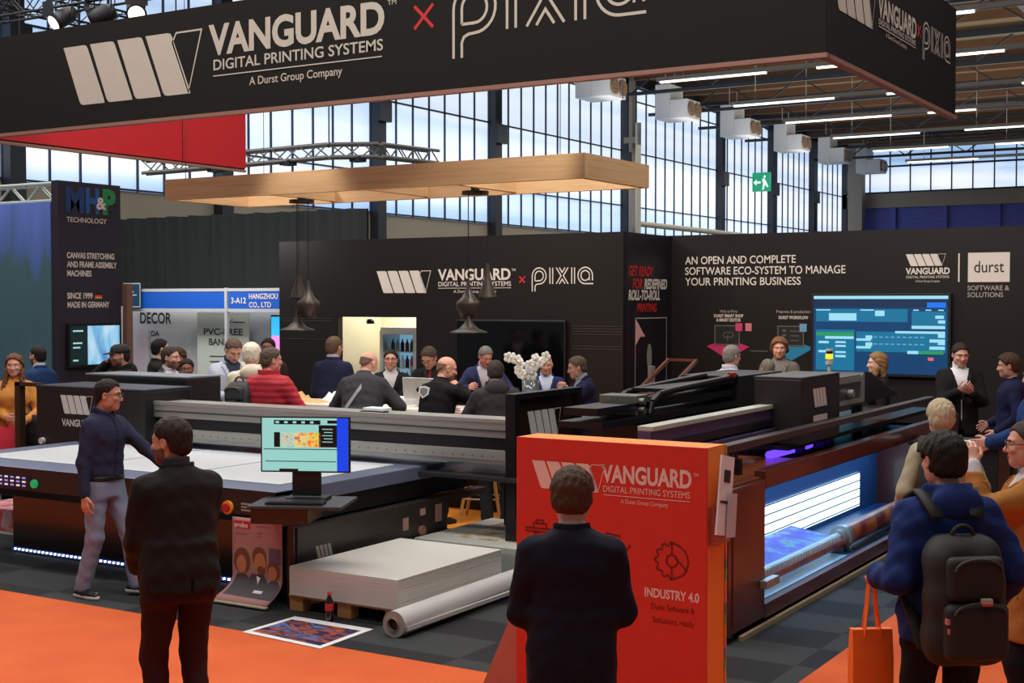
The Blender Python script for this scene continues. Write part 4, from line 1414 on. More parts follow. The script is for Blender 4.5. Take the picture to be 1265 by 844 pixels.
# ---------------------------------------------------------------- hybrid printer on the right (front face x = -3.57)
M_wine = mat('wine_gloss_panel', (92, 36, 29), .3, var=.1, coat=.25)
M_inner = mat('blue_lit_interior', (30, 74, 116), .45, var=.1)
hp = thing('hybrid_printer', 'long dark red roll printer with lit opening on the right of the stand', 'printer', (-4.5, 11.5, 0))
b = MB()
b.box((-4.6, 8.72, .06), (-3.57, 9.44, 1.085))
b.build('end_cabinet', M_wine, hp, .012)
b = MB()
b.box((-3.575, 8.8, .12), (-3.562, 9.36, .98))
d = b.build('cabinet_door', M_wine, hp, .004)
MB().box((-3.56, 9.3, .3), (-3.50, 9.56, .36)).build('latch', M_alu, d, .006)
MB().box((-4.9, 8.74, 1.085), (-3.6, 10.7, 1.1)).build('shelf_top', mat('amber_shelf', (120, 56, 26), .3, var=.15), hp)
MB().box((-3.66, 9.44, 1.02), (-3.57, 15.4, 1.15)).build('upper_panel', M_wine, hp, .006)
MB().box((-3.63, 9.44, .05), (-3.57, 15.4, .16)).build('sill_panel', M_wine, hp, .006)
MB().box((-4.6, 15.0, .06), (-3.57, 15.4, 1.02)).build('far_cabinet', M_wine, hp, .012)
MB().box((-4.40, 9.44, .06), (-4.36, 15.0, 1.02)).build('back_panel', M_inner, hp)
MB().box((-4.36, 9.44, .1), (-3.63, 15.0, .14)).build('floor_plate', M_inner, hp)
MB().box((-4.6, 8.72, .98), (-3.66, 15.4, 1.02)).build('roof_plate', M_satin, hp)
MB().box((-3.56, 8.9, .0), (-3.53, 15.4, .035)).build('beige_skirting', mat('beige_strip', (170, 150, 120), .5), hp)
f = MB()
for y in (8.95, 11.6, 15.2):
    f.cyl((-3.66, y, 0), (-3.66, y, .06), .035, n=12)
    f.cyl((-4.5, y, 0), (-4.5, y, .06), .035, n=12)
f.build('foot', M_alu, hp)
tb = MB()
lp = MB().box((-4.36, 9.6, .2), (-4.345, 14.3, .56)).build('light_panel', glow('uv_panel_white', (206, 236, 255), 2.6), hp)
for k in range(5):
    tb.box((-4.345, 9.6, .215 + k * .085), (-4.335, 14.3, .225 + k * .085))
tb.build('louvre', M_aludark, lp)
MB().box((-3.72, 9.5, .985), (-3.70, 12.6, 1.015)).build('light_tube', glow('uv_tube', (200, 228, 255), 4), hp)
area_light('printer_inner_light', (-4.0, 12.3, .96), .25, 5.0, 34, (.32, .62, 1.0))
MB().box((-3.95, 9.45, .142), (-3.66, 11.7, .150)).build('catch_plate', mat('pale_blue_plate', (150, 186, 214), .4), hp)
# printed web, rollers and rolls
w = MB()
w.add([(-4.2, 9.5, .36), (-4.2, 11.75, .36), (-3.83, 11.75, .3), (-3.83, 9.5, .3), (-4.2, 9.5, .355), (-4.2, 11.75, .355), (-3.83, 11.75, .295), (-3.83, 9.5, .295)], [(0, 3, 2, 1), (4, 5, 6, 7), (0, 1, 5, 4), (2, 3, 7, 6), (1, 2, 6, 5), (3, 0, 4, 7)])
w.build('printed_web', ramp_mat('violet_pattern', [(.35, (70, 60, 170)), (.5, (96, 90, 200)), (.58, (120, 170, 160)), (.7, (86, 60, 160))], 5.5, .35, stretch=(1, 1, 1), distort=.8), hp)
r = MB()
r.cyl((-3.8, 9.46, .27), (-3.8, 11.9, .27), .045, n=18)
r.cyl((-3.76, 9.46, .225), (-3.76, 11.9, .225), .028, n=18, m=1)
r.build('feed_roller', [M_alu, ramp_mat('rust_print', [(.3, (120, 60, 60)), (.5, (180, 96, 76)), (.7, (90, 70, 120))], 6, .35)], hp)
tt = MB()
for k in range(40):
    tt.box((-3.775, 9.5 + k * .058, .255), (-3.745, 9.525 + k * .058, .31))
tt.box((-3.77, 9.46, .25), (-3.75, 11.85, .262))
tt.build('pinch_bar', M_stripe, hp)
rl = MB()
rl.cyl((-3.8, 12.02, .26), (-3.8, 14.6, .26), .095, n=26)
R_ = rl.build('print_roll', ramp_mat('autumn_print', [(.3, (96, 24, 28)), (.45, (150, 50, 40)), (.55, (190, 110, 60)), (.66, (110, 30, 40)), (.8, (80, 80, 120))], 4, .35, stretch=(1, .6, 1), detail=6, distort=.7), hp)
c = MB()
c.cyl((-3.8, 11.94, .26), (-3.8, 12.03, .26), .105, n=26)
c.cyl((-3.8, 11.86, .26), (-3.8, 11.94, .26), .075, n=26)
c.cyl((-3.8, 14.6, .26), (-3.8, 15.0, .26), .06, n=20)
c.build('roll_chuck', M_alu, hp)
s = MB()
s.box((-3.86, 11.84, .14), (-3.74, 11.92, .2))
s.box((-3.72, 12.02, .14), (-3.68, 15.0, .155))
s.tube([(-3.72, 11.87, .2), (-3.69, 11.9, .1), (-3.66, 11.92, .02)], .02)
s.build('roll_bracket', M_aludark, hp)
# upper carriage rail with open gap below
rr = MB()
rr.box((-3.66, 8.72, 1.345), (-3.57, 14.35, 1.40))
rr.build('front_rail', mat('bronze_grey_rail', (66, 54, 52), .35, .3), hp, .008)
for y in (10.9, 12.3, 14.2):
    MB().box((-4.4, y - .04, 1.02), (-4.3, y + .04, 1.36)).build('rail_post', M_satin, hp)
gp_ = MB()
for y, dx in ((9.25, 0), (9.45, .1), (9.6, 0), (11.0, .05), (11.6, .03), (11.85, 0)):
    gp_.box((-3.95 + dx, y, 1.1), (-3.88 + dx, y + .06, 1.22))
    gp_.cyl((-3.92 + dx, y + .03, 1.22), (-3.92 + dx, y + .03, 1.3), .016, n=8)
gp_.build('clamp_block', M_satin, hp)
MB().box((-4.56, 10.7, 1.16), (-3.85, 15.4, 1.2)).build('print_table', M_satin, hp)
for z in (1.125,):
    MB().cyl((-3.98, 10.6, z), (-3.98, 11.6, z), .035, n=12).build('ultraviolet_tube', glow('uv_violet', (84, 50, 255), 2.6), hp)
# head carriage beam along the length
bm_ = MB()
bm_.box((-4.12, 8.42, 1.50), (-4.0, 10.74, 1.535), 0)
bm_.box((-4.12, 8.42, 1.41), (-4.02, 10.74, 1.50), 1)
bm_.box((-4.14, 8.42, 1.36), (-4.0, 10.74, 1.41), 2)
bm_.box((-4.14, 8.42, 1.28), (-3.98, 10.74, 1.34), 1)
bm_.box((-4.14, 8.42, 1.22), (-3.96, 10.74, 1.27), 2)
bm_.build('head_beam', [mat('pale_beam', (196, 200, 188), .4, .3), mat('violet_grey_beam', (92, 82, 122), .4, .4), M_satin], hp, .004)
hx = MB().box((-4.17, 10.74, 1.2), (-3.75, 11.74, 1.755)).build('print_head_box', mat('maroon_black_cover', (32, 25, 28), .5, var=.08), hp, .015)
MB().box((-4.17, 10.74, 1.755), (-3.75, 11.74, 1.768)).build('lid', mat('lid_grey', (66, 68, 74), .35), hx)
t = MB()
stripes_logo(t, (-3.75, 11.0, 1.5), SIDE, .16, 0, lift=.004, outline=False)
t.box((-3.749, 11.02, 1.38), (-3.746, 11.38, 1.43))
t.build('logo_print', [M_stripe], hx)
MB().cyl((-4.17, 10.72, 1.45), (-4.17, 10.745, 1.45), .02, n=10).build('screw', M_stripe, hx)
hx = MB().box((-5.45, 12.1, 1.25), (-4.86, 13.3, 1.665)).build('rear_cover', mat('soft_black_cover', (24, 23, 24), .5), hp, .015)
MB().box((-5.45, 12.1, 1.665), (-4.86, 13.3, 1.68)).build('lid', mat('lid_dark', (40, 41, 44), .4), hx)
rw = MB()
rw.box((-5.2, 9.3, 1.5), (-4.9, 12.1, 1.56), 0)
rw.box((-5.25, 9.3, 1.40), (-4.85, 12.1, 1.45), 0)
rw.tube([(-4.88, 10.2, 1.45), (-4.88, 10.25, 1.55), (-4.88, 10.4, 1.61), (-4.88, 10.7, 1.63), (-4.88, 12.1, 1.68)], .03, 8)
rw.tube([(-5.2, 10.2, 1.45), (-5.2, 10.25, 1.55), (-5.2, 10.4, 1.61), (-5.2, 10.7, 1.63), (-5.2, 12.1, 1.68)], .03, 8)
rw.box((-5.2, 10.5, 1.62), (-4.88, 12.1, 1.65), 0)
rw.build('rear_rail', M_satin, hp)
cl_ = MB()
cl_.box((-5.25, 10.0, 1.45), (-4.9, 10.22, 1.62))
cl_.cyl((-5.25, 10.05, 1.5), (-4.85, 10.05, 1.5), .03)
cl_.cyl((-5.25, 10.05, 1.57), (-4.85, 10.05, 1.57), .03)
cl_.build('roller_clamp', mat('olive_alloy', (120, 122, 112), .35, .6), hp, .008)
MB().box((-5.3, 9.95, 1.0), (-4.62, 14.3, 1.38)).build('rear_bed', M_satin, hp)
mc = MB()
mc.box((-4.3, 11.9, 1.42), (-3.85, 12.75, 1.70), 0)
mc.box((-3.85, 11.95, 1.64), (-3.84, 12.7, 1.69), 1)
mc.box((-3.85, 11.95, 1.44), (-3.84, 12.7, 1.48), 1)
mc.cyl((-3.86, 12.3, 1.54), (-3.8, 12.3, 1.54), .04, n=12, m=1)
mc.box((-3.85, 12.66, 1.44), (-3.83, 12.74, 1.7), 1)
mc.build('drive_unit', [M_aludark, M_alu], hp)
hd = MB()
hp_prof = [(12.75, 1.42), (12.75, 1.68), (12.9, 1.71), (13.05, 1.70), (13.5, 1.58), (14.1, 1.42)]
hd.prism(hp_prof, (-4.3, 0, 0), (0, 1, 0), (0, 0, 1), (.42, 0, 0))
hd.build('end_hood', M_satin, hp)
hd = MB()
hd.stroke([p for p in hp_prof[1:]], .02, (-3.87, 0, 0), SIDE, 1, 0, .002)
hd.build('hood_edge', M_aludark, hp)
bc = MB()
bc.cyl((-4.1, 12.5, 1.70), (-4.1, 12.5, 1.80), .016, n=10, m=0)
bc.cyl((-4.1, 12.5, 1.80), (-4.1, 12.5, 1.83), .036, n=14, m=0)
bc.cyl((-4.1, 12.5, 1.83), (-4.1, 12.5, 1.85), .02, n=14, m=0)
bc.cyl((-4.1, 12.5, 1.85), (-4.1, 12.5, 1.90), .036, n=14, m=1)
bc.cyl((-4.1, 12.5, 1.90), (-4.1, 12.5, 1.925), .03, n=14, m=2)
bc.cyl((-4.1, 12.5, 1.925), (-4.1, 12.5, 1.945), .034, n=14, m=0)
bc.build('signal_beacon', [M_stripe, glow('beacon_yellow', (246, 226, 60), 1.0), M_black], hp)
MB().cyl((-4.88, 12.0, 1.68), (-4.88, 12.0, 1.72), .04, n=12).build('emergency_stop', mat('stop_red', (180, 36, 26), .4), hp)

# sample stand behind the right printer
ss = thing('sample_stand', 'small tilted sample stand with printed board by the violet-lit return wall', 'stand', (-7.0, 14.6, 0))
MB().box((-7.02, 14.62, 0), (-6.98, 14.74, 1.62)).build('post', mat('greyish_post', (150, 130, 124), .5), ss)
MB().cyl((-7.0, 14.68, 0), (-7.0, 14.68, .03), .22, n=24).build('base', M_satin, ss)
b = MB()
b.bar((-6.97, 14.15, 1.31), (-6.97, 15.1, 1.68), .03, .04)
b.bar((-6.6, 14.15, 1.31), (-6.6, 15.1, 1.68), .03, .04)
b.bar((-6.97, 15.1, 1.68), (-6.6, 15.1, 1.68), .04, .03)
b.bar((-6.97, 14.15, 1.31), (-6.6, 14.15, 1.31), .04, .03)
b.build('tilted_frame', mat('copper_frame', (120, 66, 48), .4, .3), ss)
b = MB()
b.add([(-6.97, 14.2, 1.3), (-6.6, 14.2, 1.3), (-6.55, 14.55, 1.02), (-6.92, 14.55, 1.02), (-6.97, 14.19, 1.295), (-6.6, 14.19, 1.295), (-6.55, 14.54, 1.015), (-6.92, 14.54, 1.015)], [(3, 2, 1, 0), (4, 5, 6, 7), (0, 1, 5, 4), (1, 2, 6, 5), (2, 3, 7, 6), (3, 0, 4, 7)])
b.build('sample_sheet', mat('pale_lilac_sheet', (196, 196, 210), .5), ss)
b = MB()
b.add([(-6.925, 14.44, 1.115), (-6.565, 14.44, 1.115), (-6.548, 14.545, 1.03), (-6.91, 14.545, 1.03)], [(0, 1, 2, 3)])
b.build('blue_print', mat('sample_blue', (40, 100, 190), .5), ss)

# orange bags / stools glimpsed through the gap of the right printer are the bar stools below
# ---------------------------------------------------------------- bar counter and what stands on it
bar = thing('bar_counter', 'long white-topped bar counter under the timber canopy', 'bar', (-9.4, 13, 0))
MB().box((-11.6, 12.7, 1.09), (-7.2, 13.45, 1.15)).build('worktop', mat('white_worktop', (226, 220, 214), .4), bar, .008)
MB().box((-11.5, 12.95, 0), (-7.3, 13.35, 1.09)).build('body', M_booth, bar, .008)
MB().box((-9.2, 12.2, .98), (-8.3, 12.7, 1.04)).build('side_shelf', mat('white_worktop', (226, 220, 214), .4), bar, .008)
M_kraft = mat('kraft_paper', (206, 160, 110), .8, var=.1, scale=6)


def crumple(name, label, cat, c, sx, sy, h, m, seed, grp=None):
    rn = random.Random(seed)
    b = MB()
    N = 9
    vs = []
    for j in range(N):
        for i in range(N):
            u, v = i / (N - 1) - .5, j / (N - 1) - .5
            e = 1 - max(abs(u), abs(v)) * 2
            vs.append((c[0] + sx * u + rn.uniform(-.012, .012), c[1] + sy * v + rn.uniform(-.012, .012), c[2] + .002 + h * min(1, e * 2.2) * (.55 + .45 * rn.random())))
    nv = len(vs)
    vs += [(x, y, c[2]) for x, y, z in vs]
    fs = [(j * N + i, j * N + i + 1, (j + 1) * N + i + 1, (j + 1) * N + i) for j in range(N - 1) for i in range(N - 1)]
    ring = [i for i in range(N)] + [j * N + N - 1 for j in range(1, N)] + [(N - 1) * N + i for i in range(N - 2, -1, -1)] + [j * N for j in range(N - 2, 0, -1)]
    fs += [(ring[k], nv + ring[k], nv + ring[(k + 1) % len(ring)], ring[(k + 1) % len(ring)]) for k in range(len(ring))]
    b.add(vs, fs)
    return tag(b.build(name, m), label, cat, grp)


crumple('paper_bag', 'crumpled brown paper bag, leftmost on the bar counter', 'bag', (-11.28, 13.1, 1.15), .46, .34, .12, M_kraft, 1, 'paper bags on the bar')
crumple('paper_bag', 'flat brown paper bag right of the leftmost one on the bar', 'bag', (-10.78, 12.92, 1.15), .4, .24, .05, M_kraft, 2, 'paper bags on the bar')
crumple('plastic_bag', 'crumpled white bag behind the brown paper bags on the bar', 'bag', (-10.6, 13.22, 1.15), .4, .28, .13, M_white, 3)
lp = thing('computer', 'silver computer with dark round mark on its back on the bar', 'computer', (-9.2, 13.0, 1.15))
b = MB().box((-9.43, 12.96, 1.24), (-8.98, 12.98, 1.5), 0, Matrix.Rotation(.12, 3, 'X'))
b.build('screen_back', mat('silver_shell', (206, 204, 200), .35, .4), lp, .01)
f = MB()
f.box((-9.27, 12.98, 1.15), (-9.13, 13.1, 1.158))
f.bar((-9.2, 13.02, 1.155), (-9.2, 12.985, 1.32), .12, .012)
f.build('stand_foot', mat('silver_shell', (206, 204, 200), .35, .4), lp)
m = MB()
m.cyl((-9.2, 12.953, 1.355), (-9.2, 12.949, 1.355), .026, n=16)
m.bar((-9.195, 12.948, 1.384), (-9.185, 12.947, 1.396), .006, .004)
m.build('round_mark', M_black, lp)
tag(MB().box((-9.85, 13.1, 1.15), (-9.5, 13.35, 1.24)).build('paper_stack', M_white), 'stack of white paper beside the silver computer on the bar', 'paper')
gb = MB()
gb.lathe([(0, 0), (.035, 0), (.038, .01), (.036, .12), (.014, .19), (.014, .24), (0, .24)], (-9.55, 13.4, 1.15), 14)
tag(gb.build('water_bottle', mat('green_glass', (70, 100, 80), .1, coat=.4)), 'greenish water bottle behind the white paper on the bar', 'bottle')
nm = thing('name_card', 'dark card holder with white print near the flower vase', 'card holder', (-8.1, 13.0, 1.15))
MB().box((-8.2, 13.0, 1.15), (-7.85, 13.02, 1.42)).build('card', M_black, nm)
c = MB()
for k in range(3):
    c.box((-8.17 + k * .1, 12.994, 1.36), (-8.1 + k * .1, 12.998, 1.385))
c.build('card_print', M_white, nm)
# orchid in a glass vase
vz = thing('glass_vase', 'clear glass vase with white orchid on the bar', 'vase', (-7.75, 13.1, 1.15))
v = MB()
v.lathe([(0, 0), (.07, 0), (.085, .02), (.1, .36), (.094, .36), (.078, .03), (0, .025)], (-7.75, 13.1, 1.15), 24)
gm_ = bpy.data.materials.new('vase_glass')
gm_.use_nodes = True
gp2 = gm_.node_tree.nodes['Principled BSDF']
gp2.inputs['Transmission Weight'].default_value = .9
gp2.inputs['Roughness'].default_value = .05
gp2.inputs['Base Color'].default_value = (.85, .9, .92, 1)
v.build('vessel', gm_, vz)
oc = thing('white_orchid', 'white orchid blossoms in the glass vase', 'flowers', (-7.75, 13.1, 1.2))
s = MB()
rn = random.Random(9)
heads = []
for k in range(5):
    a = k * 1.26 + .3
    ex, ey = math.cos(a) * (.2 + .12 * rn.random()), math.sin(a) * .12
    pts = [Vector((-7.75, 13.1, 1.2)) + Vector((ex * t * t, ey * t * t, .45 * t + .12 * math.sin(t * 2.2))) for t in [i / 6 for i in range(7)]]
    s.tube(pts, .006, 6)
    for t in (3, 4, 5, 6):
        heads.append(pts[t] + Vector((rn.uniform(-.05, .05), rn.uniform(-.06, .02), rn.uniform(-.02, .05))))
s.build('stem', mat('orchid_stem', (80, 110, 60), .6), oc)
for h in heads:
    p = MB()
    for q in range(5):
        a = q * 2 * math.pi / 5
        p.ball(h + Vector((.036 * math.cos(a), -.004, .036 * math.sin(a))), .03, 0, 8, (1, .35, 1))
    p.ball(h + Vector((0, -.012, 0)), .012, 1, 6)
    p.build('blossom', [mat('orchid_white', (248, 240, 232), .6), mat('orchid_yellow', (226, 190, 110), .6)], oc)
# bar stools
M_leg = mat('beech_leg', (206, 158, 100), .5, var=.1)
def stool(x, y, rz, label):
    t = thing('bar_stool', label, 'stool', (0, 0, 0), 'bar stools on the orange carpet')
    s = MB()
    s.lathe([(0, .70), (.17, .70), (.2, .72), (.2, .74), (0, .745)], (0, 0, 0), 24)
    s.build('seat', M_black, t)
    bk = MB()
    bk.v, bk.f = [], []
    pts = arc(0, 0, .2, 30, 150, 10)
    for z0, z1 in ((.78, .95),):
        vs = [(p[0], p[1], z0) for p in pts] + [(p[0] * 1.08, p[1] * 1.08, z1) for p in pts] + [(p[0] * 1.1, p[1] * 1.1, z0) for p in pts] + [(p[0] * 1.18, p[1] * 1.18, z1) for p in pts]
        n = len(pts)
        fs = []
        for i in range(n - 1):
            fs += [(i, i + 1, n + i + 1, n + i), (2 * n + i + 1, 2 * n + i, 3 * n + i, 3 * n + i + 1), (n + i, n + i + 1, 3 * n + i + 1, 3 * n + i), (i + 1, i, 2 * n + i, 2 * n + i + 1)]
        fs += [(0, n, 3 * n, 2 * n), (n - 1, 3 * n - 1, 4 * n - 1, 2 * n - 1)]
        bk.add(vs, fs, 0, True)
    for sx in (-.12, .12):
        bk.cyl((sx, .15, .73), (sx, .19, .82), .012, n=8)
    bk.build('backrest', M_black, t)
    for sx in (-1, 1):
        for sy in (-1, 1):
            MB().cyl((sx * .23, sy * .23, 0), (sx * .1, sy * .1, .71), .018, .022, 10).build('leg', M_leg, t)
    f = MB()
    q = [(.185, .185), (-.185, .185), (-.185, -.185), (.185, -.185)]
    for i in range(4):
        f.cyl((*q[i], .25), (*q[(i + 1) % 4], .25), .01, n=8)
    f.build('footrest', M_alu, t)
    t.location = (x, y, 0)
    t.rotation_euler = (0, 0, rz)
    return t
s0 = stool(-7.95, 12.42, .4, 'beech-legged bar stool seen below the gantry, left of the shelf post')
dup(s0, (-7.25, 12.5, 0), 'beech-legged bar stool just right of the black shelf post', .9)
dup(s0, (-6.75, 13.1, 0), 'beech-legged bar stool farther back beside the scarlet board', -.4)
dup(s0, (-6.3, 13.6, 0), 'beech-legged bar stool nearest the right printer', 1.4)
dup(s0, (-5.9, 15.0, 0), 'beech-legged bar stool seen through the gap of the right printer', .3)
# white carrier on a ledge and papers at the far right
ct = thing('info_counter', 'dark counter with papers in front of the man with raised hands', 'counter', (-3.1, 13.5, 0))
MB().box((-3.5, 13.25, 0), (-2.7, 13.8, 1.0)).build('body', M_booth, ct, .01)
MB().box((-3.54, 13.2, 1.0), (-2.66, 13.85, 1.04)).build('top', M_satin, ct, .006)
for k, (x, y, r) in enumerate(((-3.0, 13.42, .3), (-2.9, 13.5, -.2), (-3.3, 13.4, .1))):
    p = MB().box((x - .14, y - .1, 1.04 + k * .003), (x + .14, y + .1, 1.043 + k * .003), 0, Matrix.Rotation(r, 3, 'Z'))
    tag(p.build('flyer', M_white), 'white flyer on the dark counter at the far right', 'flyer', 'flyers on the dark counter')
# ---------------------------------------------------------------- people: smooth implicit bodies turned into meshes
def sdf_mesh(f, lo, hi, res):
    """surface nets of f <= 0 on a grid"""
    lo, hi = np.array(lo, float), np.array(hi, float)
    n = np.ceil((hi - lo) / res).astype(int) + 2
    ax = [lo[i] - res * .5 + res * np.arange(n[i]) for i in range(3)]
    G = np.stack(np.meshgrid(*ax, indexing='ij'), -1).reshape(-1, 3).astype(np.float32)
    F_ = np.concatenate([f(G[i:i + 400000]) for i in range(0, len(G), 400000)]).reshape(n)
    F_ = F_.copy()
    for a in range(3):
        sl = [slice(None)] * 3
        for e in (0, -1):
            sl[a] = e
            F_[tuple(sl)] = np.maximum(F_[tuple(sl)], res * .5)
    ins = F_ < 0
    nx, ny, nz = n
    c = [(i, j, k) for i in (0, 1) for j in (0, 1) for k in (0, 1)]
    cnt = sum(ins[i:nx - 1 + i, j:ny - 1 + j, k:nz - 1 + k].astype(np.int8) for i, j, k in c)
    mask = (cnt > 0) & (cnt < 8)
    idx = -np.ones(mask.shape, int)
    cells = np.argwhere(mask)
    if not len(cells):
        return np.zeros((0, 3)), []
    idx[mask] = np.arange(len(cells))
    acc = np.zeros((len(cells), 3))
    w = np.zeros(len(cells))
    ed = [(p, q) for p in c for q in c if p < q and sum(abs(p[t] - q[t]) for t in range(3)) == 1]
    for p, q in ed:
        vp = F_[cells[:, 0] + p[0], cells[:, 1] + p[1], cells[:, 2] + p[2]]
        vq = F_[cells[:, 0] + q[0], cells[:, 1] + q[1], cells[:, 2] + q[2]]
        x = (vp < 0) != (vq < 0)
        t = np.where(x, vp / np.where(x, vp - vq, 1), 0)
        pos = np.array(p)[None] + t[:, None] * (np.array(q) - np.array(p))[None]
        acc += pos * x[:, None]
        w += x
    V = (cells + acc / w[:, None]) * res + lo - res * .5
    faces = []
    for a in range(3):
        b, d = (a + 1) % 3, (a + 2) % 3
        s0 = [slice(None)] * 3
        s1 = [slice(None)] * 3
        s0[a], s1[a] = slice(0, -1), slice(1, None)
        x = ins[tuple(s0)] != ins[tuple(s1)]
        e = np.argwhere(x)
        e = e[(e[:, b] > 0) & (e[:, d] > 0) & (e[:, b] < n[b] - 1) & (e[:, d] < n[d] - 1)]
        if not len(e):
            continue
        def cell(db, dd):
            q = e.copy()
            q[:, b] += db
            q[:, d] += dd
            return idx[q[:, 0], q[:, 1], q[:, 2]]
        Q = np.stack([cell(-1, -1), cell(0, -1), cell(0, 0), cell(-1, 0)], 1)
        fl = ins[e[:, 0], e[:, 1], e[:, 2]]
        Q[~fl] = Q[~fl][:, ::-1]
        faces.append(Q)
    return V, np.concatenate(faces)


def smin(a, b, k):
    h = np.clip(.5 + .5 * (b - a) / k, 0, 1)
    return b + (a - b) * h - k * h * (1 - h)


def sub(a, b, k=.004):
    return -smin(-a, b, k)


def cap(P, a, b, ra, rb, sc=None):
    a, b = np.array(a, np.float32), np.array(b, np.float32)
    d = b - a
    q = P - a
    t = np.clip((q @ d) / max(1e-9, float(d @ d)), 0, 1)
    v = q - t[:, None] * d
    return np.sqrt((v * v).sum(1)) - (ra + (rb - ra) * t)


def ellip(P, c, r, R=None):
    q = P - np.array(c, np.float32)
    if R is not None:
        q = q @ R
    r = np.array(r, np.float32)
    k = np.sqrt(((q / r) ** 2).sum(1))
    return (k - 1) * r.min() if True else k


def ellipd(P, c, r):
    q = P - np.array(c, np.float32)
    r = np.array(r, np.float32)
    k0 = np.sqrt(((q / r) ** 2).sum(1)) + 1e-9
    k1 = np.sqrt(((q / (r * r)) ** 2).sum(1)) + 1e-9
    return k0 * (k0 - 1) / k1


def rotx(a):
    c, s = math.cos(a), math.sin(a)
    return np.array([[1, 0, 0], [0, c, -s], [0, s, c]])


def rotz(a):
    c, s = math.cos(a), math.sin(a)
    return np.array([[c, -s, 0], [s, c, 0], [0, 0, 1]])


def roty(a):
    c, s = math.cos(a), math.sin(a)
    return np.array([[c, 0, s], [0, 1, 0], [-s, 0, c]])


def wob(P, fr, ph):
    x, y, z = P[:, 0] * fr, P[:, 1] * fr, P[:, 2] * fr
    return (np.sin(x * 1.0 + 1.7 * y + .6 * z + ph) * np.sin(1.3 * z - .8 * x + ph * 2.1) + .6 * np.sin(2.3 * z + 1.9 * y + 1.1 * x + ph * .7) * np.sin(1.7 * x - 2.1 * y + ph)) * .6


CH = np.array([(.96, .145, .105, 0), (1.06, .142, .10, .0), (1.16, .156, .112, .004), (1.28, .172, .12, .006), (1.35, .178, .115, 0), (1.395, .164, .102, -.008), (1.425, .140, .090, -.014), (1.455, .106, .076, -.018), (1.485, .070, .060, -.020), (1.515, .055, .055, -.020)])
PE = np.array([(.55, .20, .135, 0), (.66, .192, .13, 0), (.74, .178, .122, -.004), (.82, .172, .122, -.006), (.90, .172, .122, -.008), (.98, .16, .112, -.004), (1.06, .146, .102, 0), (1.12, .148, .104, 0)])


def prof_sdf(P, T, inf, z0, z1, sx=1.0, sy=1.0):
    z = np.clip(P[:, 2], T[0, 0], T[-1, 0])
    w = np.interp(z, T[:, 0], T[:, 1]) * sx + inf
    d = np.interp(z, T[:, 0], T[:, 2]) * sy + inf
    yc = np.interp(z, T[:, 0], T[:, 3])
    x, y = np.abs(P[:, 0]), P[:, 1] - yc
    k = ((x / w) ** 2.4 + (np.abs(y) / d) ** 2.4) ** (1 / 2.4)
    f = (k - 1) * np.minimum(w, d)
    return smin_max(f, np.maximum(z0 - P[:, 2], P[:, 2] - z1), .02)


def smin_max(a, b, k):
    return -smin(-a, -b, k)


SKIN = {}


def skin_mat(rgb):
    return mat('skin_%d_%d_%d' % rgb, rgb, .5, var=.06, scale=30)


def np_mesh(name, V, F_, mats, parent, mi=None, smooth=True, label=None):
    me = bpy.data.meshes.new(name)
    F_ = np.asarray(F_)
    me.vertices.add(len(V))
    me.vertices.foreach_set('co', np.asarray(V, np.float32).ravel())
    me.loops.add(F_.size)
    me.loops.foreach_set('vertex_index', F_.ravel().astype(np.int32))
    me.polygons.add(len(F_))
    me.polygons.foreach_set('loop_start', np.arange(0, F_.size, 4, dtype=np.int32))
    me.polygons.foreach_set('loop_total', np.full(len(F_), 4, dtype=np.int32))
    for m in mats:
        me.materials.append(m)
    if mi is not None:
        me.polygons.foreach_set('material_index', np.asarray(mi, np.int32))
    me.polygons.foreach_set('use_smooth', np.full(len(F_), smooth))
    me.update(calc_edges=True)
    me.validate()
    o = bpy.data.objects.new(name, me)
    COL.objects.link(o)
    o.parent = parent
    if label:
        o['label'] = label
    return o


def ik(a, t, l1, l2, pole):
    a, t, pole = np.array(a, float), np.array(t, float), np.array(pole, float)
    d = t - a
    L = np.linalg.norm(d)
    if L > (l1 + l2) * .995:
        d = d / L * (l1 + l2) * .995
        L = np.linalg.norm(d)
        t = a + d
    u = d / L
    x = (l1 * l1 - l2 * l2 + L * L) / (2 * L)
    h = math.sqrt(max(0, l1 * l1 - x * x))
    p = pole - u * (pole @ u)
    p = p / (np.linalg.norm(p) + 1e-9)
    return a + u * x + p * h, t


def hand_sdf(P, w, d, n, side, curl):
    """w wrist, d finger direction, n palm normal (out of the palm), thumb side = side * (d x n)"""
    d = d / np.linalg.norm(d)
    n = n - d * (n @ d)
    n = n / np.linalg.norm(n)
    s = np.cross(d, n) * side
    f = cap(P, w - d * .03, w + d * .012, .026, .025)
    for k in range(4):
        o = (1.5 - k) * .0205
        f = smin(f, cap(P, w + d * .012 + s * o * .6, w + d * (.088 - .005 * abs(k - 1)) + s * o, .0145, .0115), .014)
    for k, L in enumerate((.072, .08, .074, .058)):
        o = (1.5 - k) * .0215
        p = w + d * (.088 - .005 * abs(k - 1)) + s * o
        ang = 0
        fan = (1.5 - k) * .05
        for j, fr in enumerate((.45, .32, .25)):
            ang += curl * (1.0 if j else .8)
            dd = d * math.cos(ang) + n * math.sin(ang) + s * fan
            q = p + dd * L * fr
            f = smin(f, cap(P, p, q, .0098 - .0012 * j, .0090 - .0012 * j), .004)
            p = q
    p = w + d * .022 + s * .026
    q = p + (d * .62 + s * .62 + n * .25) * .045
    f = smin(f, cap(P, p, q, .0145, .011), .012)
    r = q + (d * .85 + s * .25 + n * (.3 + .3 * curl)) * .03
    f = smin(f, cap(P, q, r, .0108, .0098), .004)
    r2 = r + (d * .9 + n * (.2 + .4 * curl)) * .024
    f = smin(f, cap(P, r, r2, .0096, .0082), .003)
    return f


NP = 0


